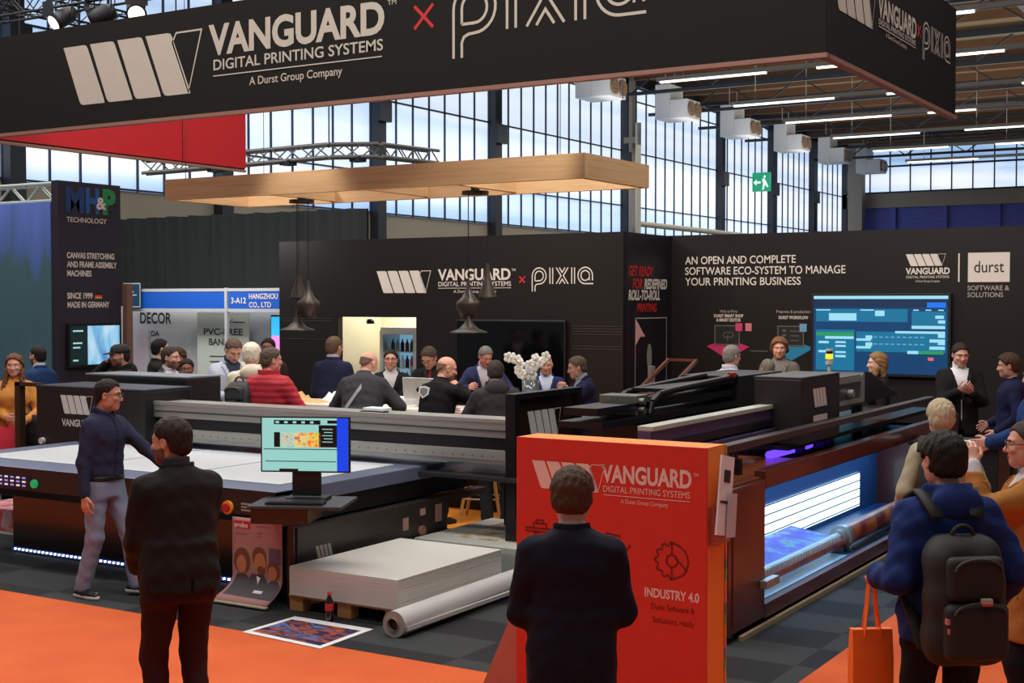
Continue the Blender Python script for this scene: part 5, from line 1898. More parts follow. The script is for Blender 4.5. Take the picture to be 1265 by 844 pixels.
def person(label, loc, h, face, top=('jacket', (30, 30, 34)), legs=(30, 30, 36), hair=('short', (50, 38, 30)), skin=(206, 156, 132),
           lean=0, head=(0, 0), R=(.25, .06, .83), L=(-.25, .06, .83), feet=((.1, .0), (-.1, .0)), girth=1.0, shirt=None, tie=None,
           glasses=False, beard=None, hem=None, shoe=(28, 26, 26), sole=None, belt=False, res=.02, pole=None, curl=(.35, .35), palms=None,
           extra=None, near=False, turn=0, collar=True, fem=False):
    """One person: loc on the floor, h stature, face = direction faced in degrees clockwise from straight away from the camera."""
    global NP
    NP += 1
    ph = NP * 1.37
    s = h / 1.75
    root = thing('person', label, 'person', (loc[0], loc[1], 0))
    root.rotation_euler = (0, 0, YAW - math.radians(face))
    ln = math.radians(lean)
    V0 = np.array([0, 0, 1.0])
    Rl = rotz(math.radians(-turn)) @ rotx(-ln)
    Rl32 = Rl.astype(np.float32)
    C = lambda x, y, z: V0 + Rl @ (np.array([x, y, z]) - V0)
    hipshift = np.array([0, -.10 * math.sin(ln), 0])
    sw = .86 if fem else 1.0
    gs = girth * (.92 if fem else 1.0)

    def toL(P):
        return (P - (V0 + hipshift).astype(np.float32)) @ Rl32 + V0.astype(np.float32)

    C0 = C
    C = lambda x, y, z: C0(x, y, z) + hipshift
    # joints
    shR, shL = C(.174 * sw, -.012, 1.385), C(-.174 * sw, -.012, 1.385)
    pr = (.6, -.8, -.3) if pole is None else pole[0]
    pl_ = (-.6, -.8, -.3) if pole is None else pole[1]
    elR, wrR = ik(shR, R, .30, .26, pr)
    elL, wrL = ik(shL, L, .30, .26, pl_)
    hipR, hipL = np.array([.092, 0, .90]) + hipshift, np.array([-.092, 0, .90]) + hipshift
    anR, anL = np.array([feet[0][0], feet[0][1] - .03, .085]), np.array([feet[1][0], feet[1][1] - .03, .085])
    knR, anR = ik(hipR, anR, .42, .412, (.12, 1, 0))
    knL, anL = ik(hipL, anL, .42, .412, (-.12, 1, 0))
    # head
    Rh = rotz(math.radians(-head[0] - turn)) @ rotx(-(ln * .55 + math.radians(head[1])))
    nb = C(0, -.015, 1.47)
    hc = nb + (C(0, .005, 1.535) - nb) + Rh @ np.array([0, .018, .085])
    Rh32 = Rh.astype(np.float32)
    s = h / (hc[2] + .128)
    hd_ = Matrix.Rotation(YAW - math.radians(face), 3, 'Z') @ Vector((hc[0] * s, hc[1] * s, 0))
    root.location = (loc[0] - hd_.x, loc[1] - hd_.y, 0)
    skm = skin_mat(skin)
    S_ = lambda V: V * s

    def torso(P, inf, z0, z1=1.505, sx=gs, sy=gs, k=.06):
        q = toL(P)
        a = prof_sdf(q, CH, inf if inf < 0 else inf * np.clip((1.56 - q[:, 2]) / .12, .25, 1), max(.95, z0), z1, sx * sw if fem else sx, sy)
        if fem:
            a = smin(a, np.minimum(ellipd(q, (.075, .095, 1.25), (.075 + inf, .06 + inf, .08 + inf)), ellipd(q, (-.075, .095, 1.25), (.075 + inf, .06 + inf, .08 + inf))), .05)
        q2 = P - hipshift.astype(np.float32)
        b = prof_sdf(q2, PE, inf, z0, 1.1, sx, sy)
        return smin(a, b, k)

    def arms(P, inf, end=1.0, which=3, k=.03):
        f = None
        for bit, sh, el, wr in ((1, shR, elR, wrR), (2, shL, elL, wrL)):
            if not which & bit:
                continue
            w2 = el + (wr - el) * end
            a = smin(cap(P, sh, el, .052 * min(gs, 1.1) + inf * .8, .043 * min(gs, 1.15) + inf), cap(P, el, w2, .041 * gs + inf, .033 + inf * .9), .02)
            f = a if f is None else np.minimum(f, a)
        return f

    def legsf(P, inf, cuff):
        f = None
        for hp_, kn, an in ((hipR, knR, anR), (hipL, knL, anL)):
            a = smin(cap(P, hp_, kn, .086 * gs + inf, .058 + inf), cap(P, kn, an + np.array([0, 0, -.01]), .056 + inf, .040 + inf + cuff), .03)
            f = a if f is None else np.minimum(f, a)
        return f

    allj = np.array([shR, shL, elR, elL, wrR, wrL, hipR, hipL, knR, knL, anR, anL, hc, nb])
    lo, hi = allj.min(0) - .24, allj.max(0) + .24
    lo[2] = max(lo[2], -.02)

    # --- body: trunk, limbs and neck (mostly clothed), then fine head and hands in the same mesh
    def fbody(P):
        f = torso(P, -.006, .80)
        f = smin(f, arms(P, -.008), .045)
        f = smin(f, legsf(P, -.008, 0), .04)
        f = smin(f, cap(P, nb, hc + Rh @ np.array([0, -.03, -.05]), .056, .052), .03)
        for an, t in ((anR, feet[0]), (anL, feet[1])):
            f = smin(f, cap(P, an + np.array([0, -.02, -.04]), an + np.array([0, .13, -.055]), .032, .024), .02)
        return f

    V, Fc = sdf_mesh(fbody, lo, hi, .026)
    Vs, Fs, Ms = [V], [Fc], [np.zeros(len(Fc), int)]

    def put(V, F_, mi):
        n = sum(len(v) for v in Vs)
        Vs.append(V)
        Fs.append(np.asarray(F_) + n)
        Ms.append(mi if isinstance(mi, np.ndarray) else np.full(len(F_), mi))

    def fhead(q):
        q = q.astype(np.float32)
        f = ellipd(q, (0, -.016, .034), (.077, .099, .087))
        f = smin(f, ellipd(q, (0, .026, -.035), (.060, .064, .080)), .035)
        f = smin(f, ellipd(q, (0, .058, -.092), (.030, .028, .026)), .03)
        ax = q.copy()
        ax[:, 0] = np.abs(ax[:, 0])
        f = smin(f, ellipd(ax, (.056, .012, -.055), (.016, .034, .04)), .02)
        f = smin(f, cap(ax, (.010, .080, .030), (.044, .066, .028), .011, .010), .014)
        f = sub(f, ellipd(ax, (.031, .098, .010), (.018, .015, .011)), .012)
        f = smin(f, ellipd(ax, (.040, .066, -.022), (.020, .018, .016)), .018)
        f = smin(f, cap(q, (0, .084, .014), (0, .106, -.026), .0075, .0115), .010)
        f = smin(f, cap(ax, (.0, .098, -.030), (.013, .090, -.032), .009, .0075), .006)
        f = smin(f, cap(ax, (0, .0905, -.0565), (.016, .084, -.057), .0065, .004), .005)
        f = smin(f, cap(ax, (0, .088, -.069), (.014, .083, -.067), .0078, .005), .005)
        f = sub(f, cap(ax, (0, .098, -.0625), (.02, .090, -.0622), .002, .002), .004)
        e = ellipd(ax, (.081, -.010, -.004), (.010, .021, .032))
        e = sub(e, ellipd(ax, (.090, -.006, -.002), (.007, .012, .020)), .004)
        f = smin(f, e, .006)
        f = smin(f, cap(q, (0, -.028, -.05), (0, -.03, -.17), .053, .057), .03)
        return f

    hr = .0048 if near else .0075
    V, Fh = sdf_mesh(fhead, (-.11, -.13, -.165), (.11, .13, .14), hr)
    cen = V[Fh].mean(1)
    lip = (np.abs(cen[:, 0]) < .021) & (cen[:, 1] > .078) & (cen[:, 2] < -.0525) & (cen[:, 2] > -.0755)
    put(V @ Rh.T + hc, Fh, lip.astype(int) * 1)
    # eyes
    for sx in (-1, 1):
        eb = MB()
        eb.ball((.031 * sx, .0748, .0095), .0112, 0, 10, (1.15, 1, .72))
        q = np.array(eb.v)
        fs = np.array([list(f_) for f_ in eb.f])
        put(q @ Rh.T + hc, fs, 2)
        eb = MB()
        eb.ball((.031 * sx, .0818, .0095), .0066, 0, 8, (1, .6, 1))
        put(np.array(eb.v) @ Rh.T + hc, np.array([list(f_) for f_ in eb.f]), 3)
        eb = MB()
        eb.bar((.014 * sx, .0915, .028), (.046 * sx, .078, .029), .006, .007)
        put(np.array(eb.v) @ Rh.T + hc, np.array([list(f_) for f_ in eb.f]), 4)
    hres = .0042 if near else .0055
    for sd, el, wr, cu, i in ((1, elR, wrR, curl[0], 0), (-1, elL, wrL, curl[1], 1)):
        d = wr - el
        d = d / np.linalg.norm(d)
        pn = np.array((-sd, .15, -.1), float) if palms is None else np.array(palms[i], float)
        w_ = wr
        c = w_ + d * .085
        V, Fq = sdf_mesh(lambda P: hand_sdf(P, w_, d, pn, -sd if False else sd * np.sign(1.0), cu), c - .13, c + .13, hres)
        if len(V):
            put(V, Fq, 0)
    V = np.concatenate(Vs)
    hcol = hair[1]
    np_mesh('body', S_(V), np.concatenate(Fs), [skm, mat('lip_%d' % skin[0], (int(skin[0] * .86), int(skin[1] * .66), int(skin[2] * .66)), .45), mat('eye_white', (186, 172, 166), .35), mat('iris_dark', (40, 30, 26), .15), mat('hair_%d_%d_%d' % hcol, hcol, .6, var=.25, scale=70, stretch=(1, 1, .22), bump=.9, bscale=150, spec=.25)], root, np.concatenate(Ms))

    # --- hair
    hm = mat('hair_%d_%d_%d' % hcol, hcol, .6, var=.25, scale=70, stretch=(1, 1, .22), bump=.9, bscale=150, spec=.25)
    st = hair[0]

    def fhair(q):
        t = {'short': .013, 'full': .022, 'buzz': .005, 'curly': .030, 'long': .018, 'recede': .011, 'fringe': .004, 'bun': .014}.get(st, .012)
        f = ellipd(q, (0, -.016, .034), (.077 + t, .099 + t, .087 + t))
        f = smin(f, ellipd(q, (0, -.030, -.03), (.070 + t * .8, .078 + t * .8, .06)), .03)
        cpl = {'recede': -.026, 'fringe': -.05, 'long': .0, 'curly': .004, 'full': .006}.get(st, -.002)
        plane = q[:, 1] * .75 - q[:, 2] * .66 - cpl
        if st == 'recede':
            plane = np.minimum(plane, q[:, 1] * .75 - q[:, 2] * .66 + .01 - .6 * np.clip(.03 - np.abs(q[:, 0]), 0, 1))
        low = -.075 if st not in ('long', 'curly') else -.10
        if st == 'long':
            f = smin(f, ellipd(q, (0, -.052, -.10), (.088, .06, .17)), .04)
            ax = q.copy()
            ax[:, 0] = np.abs(ax[:, 0])
            f = smin(f, cap(ax, (.074, -.01, .02), (.104, .085, -.30), .026, .034), .03)
            f = f + .006 * np.sin(q[:, 0] * 130 + 8 * np.sin(q[:, 2] * 18)) * .6
            low_ = np.minimum(.056 - np.abs(q[:, 0]), q[:, 1] + .02)
            return smin_max(f, np.where(q[:, 2] > -.03, plane, low_), .008)
        if st == 'curly':
            ax = q.copy()
            ax[:, 0] = np.abs(ax[:, 0])
            f = smin(f, ellipd(ax, (.075, -.01, -.05), (.04, .06, .09)), .03)
            f = f + .010 * np.sin(q[:, 0] * 110 + ph) * np.sin(q[:, 1] * 100) * np.sin(q[:, 2] * 105)
            return np.maximum(smin_max(f, plane, .01), np.where(q[:, 2] < .05, q[:, 1] - .03, -1))
        ear = cap(np.abs(q) * np.array([1, 0, 0], np.float32) + q * np.array([0, 1, 1], np.float32), (.075, -.008, -.03), (.1, -.01, -.0), .030, .030)
        f = smin_max(f, plane, .008)
        f = np.maximum(f, low - q[:, 2])
        f = sub(f, ear, .006)
        if st == 'fringe':
            f = np.maximum(f, q[:, 2] - .045)
        if st == 'bun':
            f = smin(f, ellipd(q, (0, -.12, .04), (.04, .04, .04)), .01)
        f = f + ({'full': .0024, 'short': .0018, 'recede': .0018}.get(st, .0006)) * (np.sin(q[:, 0] * 170 + 4 * np.sin(q[:, 1] * 45 + ph) + 3 * np.sin(q[:, 2] * 38)) + .6 * np.sin(q[:, 1] * 120 + q[:, 2] * 90 + ph))
        return f

    if st != 'none':
        V, Fq = sdf_mesh(fhair, (-.17, -.19, -.38 if st == 'long' else -.16), (.16, .15, .17), .006 if near else .0085)
        if len(V):
            np_mesh('hair', S_(V @ Rh.T + hc), Fq, [hm], root)
    if beard:
        def fb(q):
            f = fhead(q) - .0025
            ax = np.abs(q[:, 0])
            reg = np.maximum.reduce([q[:, 2] + .042 - .35 * np.clip(ax - .03, 0, 1), -.12 - q[:, 2], -.005 - q[:, 1]])
            f = np.maximum(f, reg)
            return sub(f, cap(q, (-.017, .1, -.062), (.017, .1, -.062), .013, .013), .004)
        V, Fq = sdf_mesh(fb, (-.11, -.03, -.135), (.11, .13, -.0), .005 if near else .007)
        if len(V):
            np_mesh('beard', S_(V @ Rh.T + hc), Fq, [mat('hair_%d_%d_%d' % beard, beard, .7, var=.2, scale=90)], root)
    if glasses:
        g = MB()
        for sx in (-1, 1):
            c_ = (.033 * sx, .104, .008)
            g.tube([(c_[0] + .022 * math.cos(a * math.pi / 7), c_[1] - .12 * abs(c_[0] + .022 * math.cos(a * math.pi / 7)) ** 1.2, c_[2] + .017 * math.sin(a * math.pi / 7)) for a in range(15)], .0022, 5)
            g.tube([(.054 * sx, .098, .012), (.083 * sx, .05, .012), (.086 * sx, -.01, .008)], .0022, 5)
        g.tube([(-.012, .106, .012), (.012, .106, .012)], .0022, 5)
        V = np.array(g.v) @ Rh.T + hc
        F4 = [f_ for f_ in g.f if len(f_) == 4]
        np_mesh('glasses', S_(V), np.array(F4), [mat('spectacle_black', (28, 26, 28), .3)], root)

    # --- legs, belt, shoes
    lm = mat('cloth_leg_%d_%d_%d' % legs, legs, .85, spec=.2, var=.14, scale=14, bump=.12, bscale=260)

    def flegs(P):
        f = legsf(P, .012, .012)
        q2 = P - hipshift.astype(np.float32)
        p_ = prof_sdf(q2, PE, .004, .80, 1.035, gs, gs)
        f = smin(f, p_, .05)
        f = np.maximum(f, .055 - P[:, 2])
        f = f + .0055 * wob(P, 26, ph) * np.clip((1.0 - P[:, 2]) * 3, 0, 1)
        return f

    l2, h2 = lo.copy(), hi.copy()
    h2[2] = 1.1
    V, Fq = sdf_mesh(flegs, l2, h2, min(res, .018))
    np_mesh('trousers', S_(V), Fq, [lm], root)
    shm = mat('shoe_%d_%d_%d' % shoe, shoe, .5, var=.1)
    for an, kn in ((anR, knR), (anL, knL)):
        tx = .25 * np.sign(an[0]) if abs(an[0]) > .02 else 0
        fd = np.array([math.sin(tx), math.cos(tx), 0])

        def fshoe(P):
            f = smin(cap(P, an + fd * -.055 + np.array([0, 0, -.048]), an + fd * .10 + np.array([0, 0, -.055]), .038, .037), cap(P, an + fd * .10 + np.array([0, 0, -.055]), an + fd * .165 + np.array([0, 0, -.062]), .037, .026), .02)
            f = smin(f, cap(P, an + np.array([0, 0, 0.01]), an + fd * .04 + np.array([0, 0, -.04]), .042, .036), .03)
            return np.maximum(f, (an[2] - .083) - P[:, 2])
        V, Fq = sdf_mesh(fshoe, an - np.array([.14, .2, .1]), an + np.array([.14, .26, .08]), .010)
        so = np_mesh('shoe', S_(V), Fq, [shm], root)
        if sole:
            def fsole(P):
                f = smin(cap(P, an + fd * -.055 + np.array([0, 0, -.068]), an + fd * .10 + np.array([0, 0, -.068]), .042, .042), cap(P, an + fd * .10 + np.array([0, 0, -.068]), an + fd * .168 + np.array([0, 0, -.068]), .042, .030), .02)
                return np.maximum(np.maximum(f, (an[2] - .085) - P[:, 2]), P[:, 2] - (an[2] - .056))
            V, Fq = sdf_mesh(fsole, an - np.array([.14, .2, .1]), an + np.array([.14, .26, .0]), .008)
            k = np_mesh('sole', S_(V), Fq, [mat('sole_%d' % sole[0], sole, .6)], so)
            k.parent = so
    if belt:
        def fbelt(P):
            q2 = P - hipshift.astype(np.float32)
            return np.maximum(prof_sdf(q2, PE, .026, .5, 1.2, gs, gs), np.abs(q2[:, 2] - .958) - .02)
        V, Fq = sdf_mesh(fbelt, (-.3, -.3, .92), (.3, .3, 1.0), .010)
        np_mesh('belt', S_(V), Fq, [mat('belt_black', (22, 20, 20), .4)], root)

    # --- tops
    kind, tc = top[0], top[1]
    tm = mat('cloth_%s_%d_%d_%d' % (kind, *tc), tc, .85 if kind != 'puffer' else .5, spec=.2, var=.14, scale=16, bump=.12, bscale=280)

    def upper(inf, hemz, amp, sleeve=1.0, vneck=None, kk=.055, quilt=0, armx=0.0):
        def f(P):
            q = toL(P)
            fa = torso(P, inf, hemz)
            fb_ = arms(P, inf * .75 + armx, sleeve)
            f_ = smin(fa, fb_, kk)
            if quilt:
                f_ = f_ + quilt * np.abs(np.sin(q[:, 2] * math.pi / .062)) ** .5 * -1 + quilt * .6
            wt = np.clip((P[:, 2] - .5) * 2, 0, 1)
            f_ = f_ + amp * wob(P, 22, ph) * wt
            if vneck:
                wd = np.where(q[:, 1] > 0, np.abs(q[:, 0]) - (q[:, 2] - vneck) * .30, 1)
                f_ = sub(f_, wd, .008)
            return f_
        return f

    l3, h3 = lo.copy(), hi.copy()
    l3[2] = .45
    if kind in ('jacket', 'blazer', 'coat'):
        hz = hem if hem else {'jacket': .74, 'blazer': .74, 'coat': .60}[kind]
        sc_ = shirt if shirt else (40, 40, 46)
        V, Fq = sdf_mesh(upper(.010, .9, .003, .97, None), l3, h3, min(res, .018))
        np_mesh('shirt', S_(V), Fq, [mat('shirt_%d_%d_%d' % sc_, sc_, .8, var=.06)], root)
        fj0 = upper(.026, hz, .007, .93, 1.16, armx=.004)

        def fj(P):
            f = fj0(P)
            q2 = P - hipshift.astype(np.float32)
            f = sub(f, np.maximum(np.where(q2[:, 1] < -.02, np.abs(q2[:, 0]) - .004, 1), q2[:, 2] - .93), .004)
            return sub(f, np.maximum(np.where(q2[:, 1] > .0, np.abs(q2[:, 0]) - .008 - .35 * np.clip(.86 - q2[:, 2], 0, 1), 1), q2[:, 2] - 1.14), .006)
        V, Fq = sdf_mesh(fj, l3, h3, res)
        jk = np_mesh(kind if kind != 'jacket' else 'jacket', S_(V), Fq, [tm], root)

        def fcol(P):
            q = toL(P)
            r_ = np.sqrt((q[:, 0] / 1.05) ** 2 + (q[:, 1] + .012) ** 2)
            zc = 1.475 - .55 * np.clip(q[:, 1] + .02, -.02, .2)
            f = np.maximum(np.abs(r_ - .079) - .010, np.abs(q[:, 2] - zc) - .026)
            a = np.abs(q[:, 0])
            lap = np.maximum(np.abs(a - (q[:, 2] - 1.14) * .33 - .022) - .022, np.maximum(1.17 - q[:, 2], q[:, 2] - 1.44))
            lap = np.maximum(lap, np.abs(upper(.030, hz, 0, .93)(P)) - .007)
            lap = np.where(q[:, 1] > 0, lap, 1)
            return np.minimum(np.where(q[:, 1] > .052, 1, f), lap)
        V, Fq = sdf_mesh(fcol, C(0, 0, 1.3) - .28, C(0, 0, 1.3) + .28, .009 if near else .013)
        if len(V):
            np_mesh('lapel', S_(V), Fq, [tm], root)
        if shirt:
            def fsc(P):
                q = toL(P)
                r_ = np.sqrt(q[:, 0] ** 2 + (q[:, 1] + .008) ** 2)
                zc = 1.505 - .45 * np.clip(q[:, 1], -.03, .2)
                f = np.maximum(np.abs(r_ - .066) - .007, np.abs(q[:, 2] - zc) - .022)
                return sub(f, np.where(q[:, 1] > 0, np.abs(q[:, 0]) - .010 - .4 * np.clip(1.50 - q[:, 2], -.02, .1), 1), .004)
            V, Fq = sdf_mesh(fsc, C(0, 0, 1.49) - .13, C(0, 0, 1.49) + .13, .007)
            if len(V):
                np_mesh('shirt_collar', S_(V), Fq, [mat('shirt_%d_%d_%d' % sc_, sc_, .8)], root)
        if tie:
            def ft(P):
                q = toL(P)
                f = np.abs(upper(.012, .9, 0)(P)) - .008
                t_ = np.clip((1.46 - q[:, 2]) / .35, 0, 1)
                return np.maximum(np.where(q[:, 1] > 0, f, 1), np.maximum(np.abs(q[:, 0]) - .016 - .022 * t_, np.maximum(q[:, 2] - 1.47, 1.08 - q[:, 2])))
            V, Fq = sdf_mesh(ft, C(0, .1, 1.28) - .26, C(0, .1, 1.28) + .26, .010)
            if len(V):
                np_mesh('tie', S_(V), Fq, [mat('tie_%d_%d_%d' % tie, tie, .5)], root)
    else:
        par = {'shirt': (.012, .985, .0055, .95, None, 0), 'sweater': (.020, hem or .84, .006, .95, None, 0), 'puffer': (.040, hem or .80, .004, .94, None, .010), 'hoodie': (.032, hem or .78, .008, .94, None, 0), 'anorak': (.036, hem or .72, .010, .94, None, 0)}[kind]
        V, Fq = sdf_mesh(upper(par[0], par[1], par[2], par[3], par[4], quilt=par[5]), l3, h3, res)
        np_mesh({'puffer': 'padded_jacket', 'hoodie': 'hooded_jacket', 'anorak': 'hooded_jacket'}.get(kind, kind), S_(V), Fq, [tm], root)
        rr_ = .080 if kind == 'shirt' else .072 if kind == 'sweater' else .092

        def fcol2(P):
            q = toL(P)
            r_ = np.sqrt((q[:, 0] / 1.05) ** 2 + (q[:, 1] + .012) ** 2)
            zc = 1.485 - .4 * np.clip(q[:, 1], -.03, .2)
            f = np.abs(r_ - rr_) - (.008 if kind in ('shirt', 'sweater') else .016)
            f = smin_max(f, np.abs(q[:, 2] - zc) - (.032 if kind == 'shirt' else .03 if kind != 'sweater' else .02), .006)
            if kind in ('hoodie', 'anorak'):
                f = smin(f, ellipd(q, (0, -.115, 1.44), (.125, .055, .085)), .03)
            if kind == 'shirt':
                f = sub(f, np.where(q[:, 1] > 0, np.abs(q[:, 0]) - .012, 1), .004)
            return f
        if kind == 'shirt':
            def fpl(P):
                q = toL(P)
                f = np.abs(upper(.015, .985, .0055, .95)(P)) - .004
                return np.where(q[:, 1] > .02, np.maximum(f, np.maximum(np.abs(q[:, 0]) - .017, q[:, 2] - 1.46)), 1)
            V, Fq = sdf_mesh(fpl, C(0, .1, 1.22) - .28, C(0, .1, 1.22) + .28, .008)
            if len(V):
                np_mesh('button_placket', S_(V), Fq, [tm], root)
        if collar:
            V, Fq = sdf_mesh(fcol2, C(0, 0, 1.47) - .24, C(0, 0, 1.47) + .24, .009 if near else .012)
            if len(V):
                np_mesh('hood' if kind in ('hoodie', 'anorak') else 'collar', S_(V), Fq, [tm], root)
    root['_j'] = 0
    del root['_j']
    world = lambda p: Vector(root.location) + Matrix.Rotation(YAW - math.radians(face), 3, 'Z') @ Vector(tuple(np.array(p) * s))
    def grip(el, wr, k=.09):
        return wr + (wr - el) / np.linalg.norm(wr - el) * k
    return dict(gripR=grip(elR, wrR), gripL=grip(elL, wrL), root=root, s=s, shR=shR, shL=shL, elR=elR, elL=elL, wrR=wrR, wrL=wrL, hc=hc, Rh=Rh, C=C, world=world, torso=torso, face=face, toL=toL, Rl=Rl)


def head_part(p, mb, name, m):
    """mesh laid out in head coordinates, e.g. a cap"""
    V = np.array(mb.v) @ p['Rh'].T + p['hc']
    o = MB()
    o.v = [tuple(v) for v in V * p['s']]
    o.f, o.m, o.s = mb.f, mb.m, mb.s
    ob = o.build(name, m)
    ob.parent = p['root']
    return ob


def backpack(p, label, col, w=.30, h_=.46, d=.17, z=1.18, y=-.20, x=0.0, grp=None, straps=True, mesh_res=.012, trim=(56, 56, 46)):
    """soft backpack on the back of person p (a thing of its own)"""
    r0 = p['root']
    t = thing('backpack', label, 'backpack', tuple(r0.location), grp)
    t.rotation_euler = r0.rotation_euler
    m = mat('bag_%d_%d_%d' % col, col, .7, var=.15, scale=20, bump=.15, bscale=240)
    m2 = mat('bagtrim_%d_%d_%d' % trim, trim, .6, var=.1)
    s = p['s']
    toL = p['toL']

    def rb(q, c, b, r):
        k = np.abs(q - np.array(c, np.float32)) - (np.array(b, np.float32) - r)
        return np.sqrt((np.maximum(k, 0) ** 2).sum(1)) + np.minimum(k.max(1), 0) - r

    def f1(P):
        q = toL(P)
        q = q.copy()
        tz = (q[:, 2] - z) / h_
        q[:, 0] = (q[:, 0] - x) * (1 + .12 * np.clip(tz, -.5, .6) + 1.2 * np.clip(tz - .22, 0, 1) ** 2)
        q[:, 1] = q[:, 1] - .10 * np.clip(tz - .1, 0, 1)
        f = rb(q, (0, y, z), (w / 2, d / 2, h_ / 2), .085)
        return f + .004 * np.sin(q[:, 2] * 40) * np.sin(q[:, 0] * 30)

    def f2(P):
        q = toL(P).copy()
        q[:, 0] -= x
        return rb(q, (0, y - d / 2 - .005, z - h_ * .2), (w * .40, .045, h_ * .22), .035)

    def f3(P):
        q = toL(P).copy()
        q[:, 0] -= x
        return rb(q, (0, y - d / 2 + .005, z + h_ * .2), (w * .36, .035, h_ * .17), .03)

    c = p['C'](x, y, z)
    for nm, f in (('main_body', f1), ('front_pocket', f2), ('upper_pocket', f3)):
        V, Fq = sdf_mesh(f, c - .42, c + .42, mesh_res)
        np_mesh(nm, V * s, Fq, [m], t)
    # piping along pockets
    C = p['C']
    for zz, ww in ((z + h_ * .36, w * .30), (z + .02, w * .33)):
        b = MB()
        pts = [C(x + ww * math.cos(a), y - d / 2 - .045 - (.01 if zz < z + .1 else -.01), zz - .05 + .05 * math.sin(a)) for a in [math.pi * i / 12 for i in range(13)]]
        b.tube([Vector(tuple(q * s)) for q in pts], .006 * s, 6)
        ob = b.build('piping', m2)
        ob.parent = t
    b = MB()
    pts = [C(x + .05 * math.cos(a), y + .02, z + h_ / 2 - .01 + .05 * math.sin(a)) for a in [math.pi * i / 10 for i in range(11)]]
    b.tube([Vector(tuple(q * s)) for q in pts], .010 * s, 6)
    ob = b.build('grab_loop', m)
    ob.parent = t
    if straps:
        for sx in (-1, 1):
            b = MB()
            pts = [(.09 * sx + x, y + .07, 1.40), (.11 * sx + x * .5, -.07, 1.475), (.125 * sx, .0, 1.49), (.13 * sx, .085, 1.45), (.135 * sx, .145, 1.36), (.145 * sx, .155, 1.22), (.19 * sx, .06, 1.10), (.16 * sx + x, y + .04, z - h_ * .38)]
            pts = [Vector(tuple(C(*q) * s)) for q in pts]
            ux = Vector(tuple(p['Rl'] @ np.array([1.0, 0, 0])))
            ring = []
            for i in range(len(pts)):
                tg = (pts[min(i + 1, len(pts) - 1)] - pts[max(i - 1, 0)]).normalized()
                nn = ux.cross(tg).normalized() * (.009 * s)
                wx = (ux - tg * ux.dot(tg)).normalized() * (.030 * s)
                ring.append([pts[i] - wx - nn, pts[i] + wx - nn, pts[i] + wx + nn, pts[i] - wx + nn])
            vs = [q for r in ring for q in r]
            fs = [(3, 2, 1, 0), tuple(len(vs) - 4 + k for k in range(4))]
            for i in range(len(pts) - 1):
                fs += [(4 * i + k, 4 * i + (k + 1) % 4, 4 * i + 4 + (k + 1) % 4, 4 * i + 4 + k) for k in range(4)]
            b.add(vs, fs, 0, True)
            ob = b.build('strap', m)
            ob.parent = t
    return t


def carrier(label, cat, top, w, h_, d, col, rz, handle=.3, print_=None):
    """paper or fabric carrier bag hanging from a hand at point top"""
    t = thing('carrier_bag', label, cat, (0, 0, 0))
    L = Vector(top)
    m = mat('carrier_%d_%d_%d' % col, col, .6, var=.06, scale=5)
    R = Matrix.Rotation(rz, 3, 'Z')
    b = MB()
    z1 = -handle
    for i, (k0, k1) in enumerate(((0, 1),)):
        vs = []
        for (zz, kx, ky) in ((z1, .98, .55), (z1 - h_ * .4, 1.0, .9), (z1 - h_, 1.0, 1.0)):
            for sx, sy in ((-1, -1), (1, -1), (1, 1), (-1, 1)):
                vs.append((sx * w / 2 * kx, sy * d / 2 * ky, zz))
        fs = [(3, 2, 1, 0), (8, 9, 10, 11)]
        for r in (0, 4):
            fs += [(r + q, r + (q + 1) % 4, r + 4 + (q + 1) % 4, r + 4 + q) for q in range(4)]
        b.add(vs, fs)
    b.v = [tuple(L + R @ Vector(v)) for v in b.v]
    b.build('bag_body', m, t)
    for sy in (-1, 1):
        hb = MB()
        pts = [(-w * .22, sy * d * .27, z1 - .03), (-w * .12, sy * d * .16, z1 * .5), (-.015, sy * .008, .0), (.015, sy * .008, .0), (w * .12, sy * d * .16, z1 * .5), (w * .22, sy * d * .27, z1 - .03)]
        pts = [L + R @ Vector(q) for q in pts]
        for q0, q1 in zip(pts[:-1], pts[1:]):
            hb.bar(q0, q1, .022, .004, 0, (0, 0, 1))
        hb.build('handle', m, t)
    return t
# ---------------------------------------------------------------- the visitors; loc = head position over the floor, h = height of the crown
FWD = lambda x, z, y=.33: (x, y, z)
jm = person('person in dark blue shirt and faded jeans resting a hand on the printer bed', (-8.49, 7.63), 1.765, 112, ('shirt', (44, 46, 70)), (128, 138, 164), ('recede', (34, 26, 22)), (196, 140, 116),
            head=(-22, 4), R=(.27, .03, .80), L=(-.30, .46, .97), feet=((.13, -.08), (-.12, .26)), glasses=True, shoe=(26, 26, 30), sole=(210, 208, 200), belt=True, near=True, res=.012, palms=((-1, .2, -.1), (.1, .1, -1)), curl=(.4, .15), lean=3)
sm = person('stocky person in dark suit jacket standing with back turned on the orange carpet', (-5.30, 5.18), 1.78, 322, ('jacket', (34, 30, 29)), (52, 24, 24), ('short', (46, 34, 28)), (204, 150, 124),
            head=(-34, 2), lean=5, R=(.10, .30, .95), L=(-.10, .30, .93), feet=((.10, 0.0), (-.09, .06)), girth=1.06, hem=.85, beard=(110, 78, 64), shoe=(24, 20, 20), near=True, res=.012, shirt=(50, 40, 42))
fm_ = person('person in navy jumper facing the scarlet board, seen from behind in the foreground', (-2.79, 5.07), 1.68, 2, ('sweater', (22, 22, 36)), (24, 24, 30), ('full', (74, 48, 30)), (206, 160, 138),
             head=(6, 8), R=(.12, .26, 1.00), L=(-.12, .26, 1.00), girth=1.04, near=True, res=.012, hem=.70, pole=((.75, -.8, -.6), (-.75, -.8, -.6)))
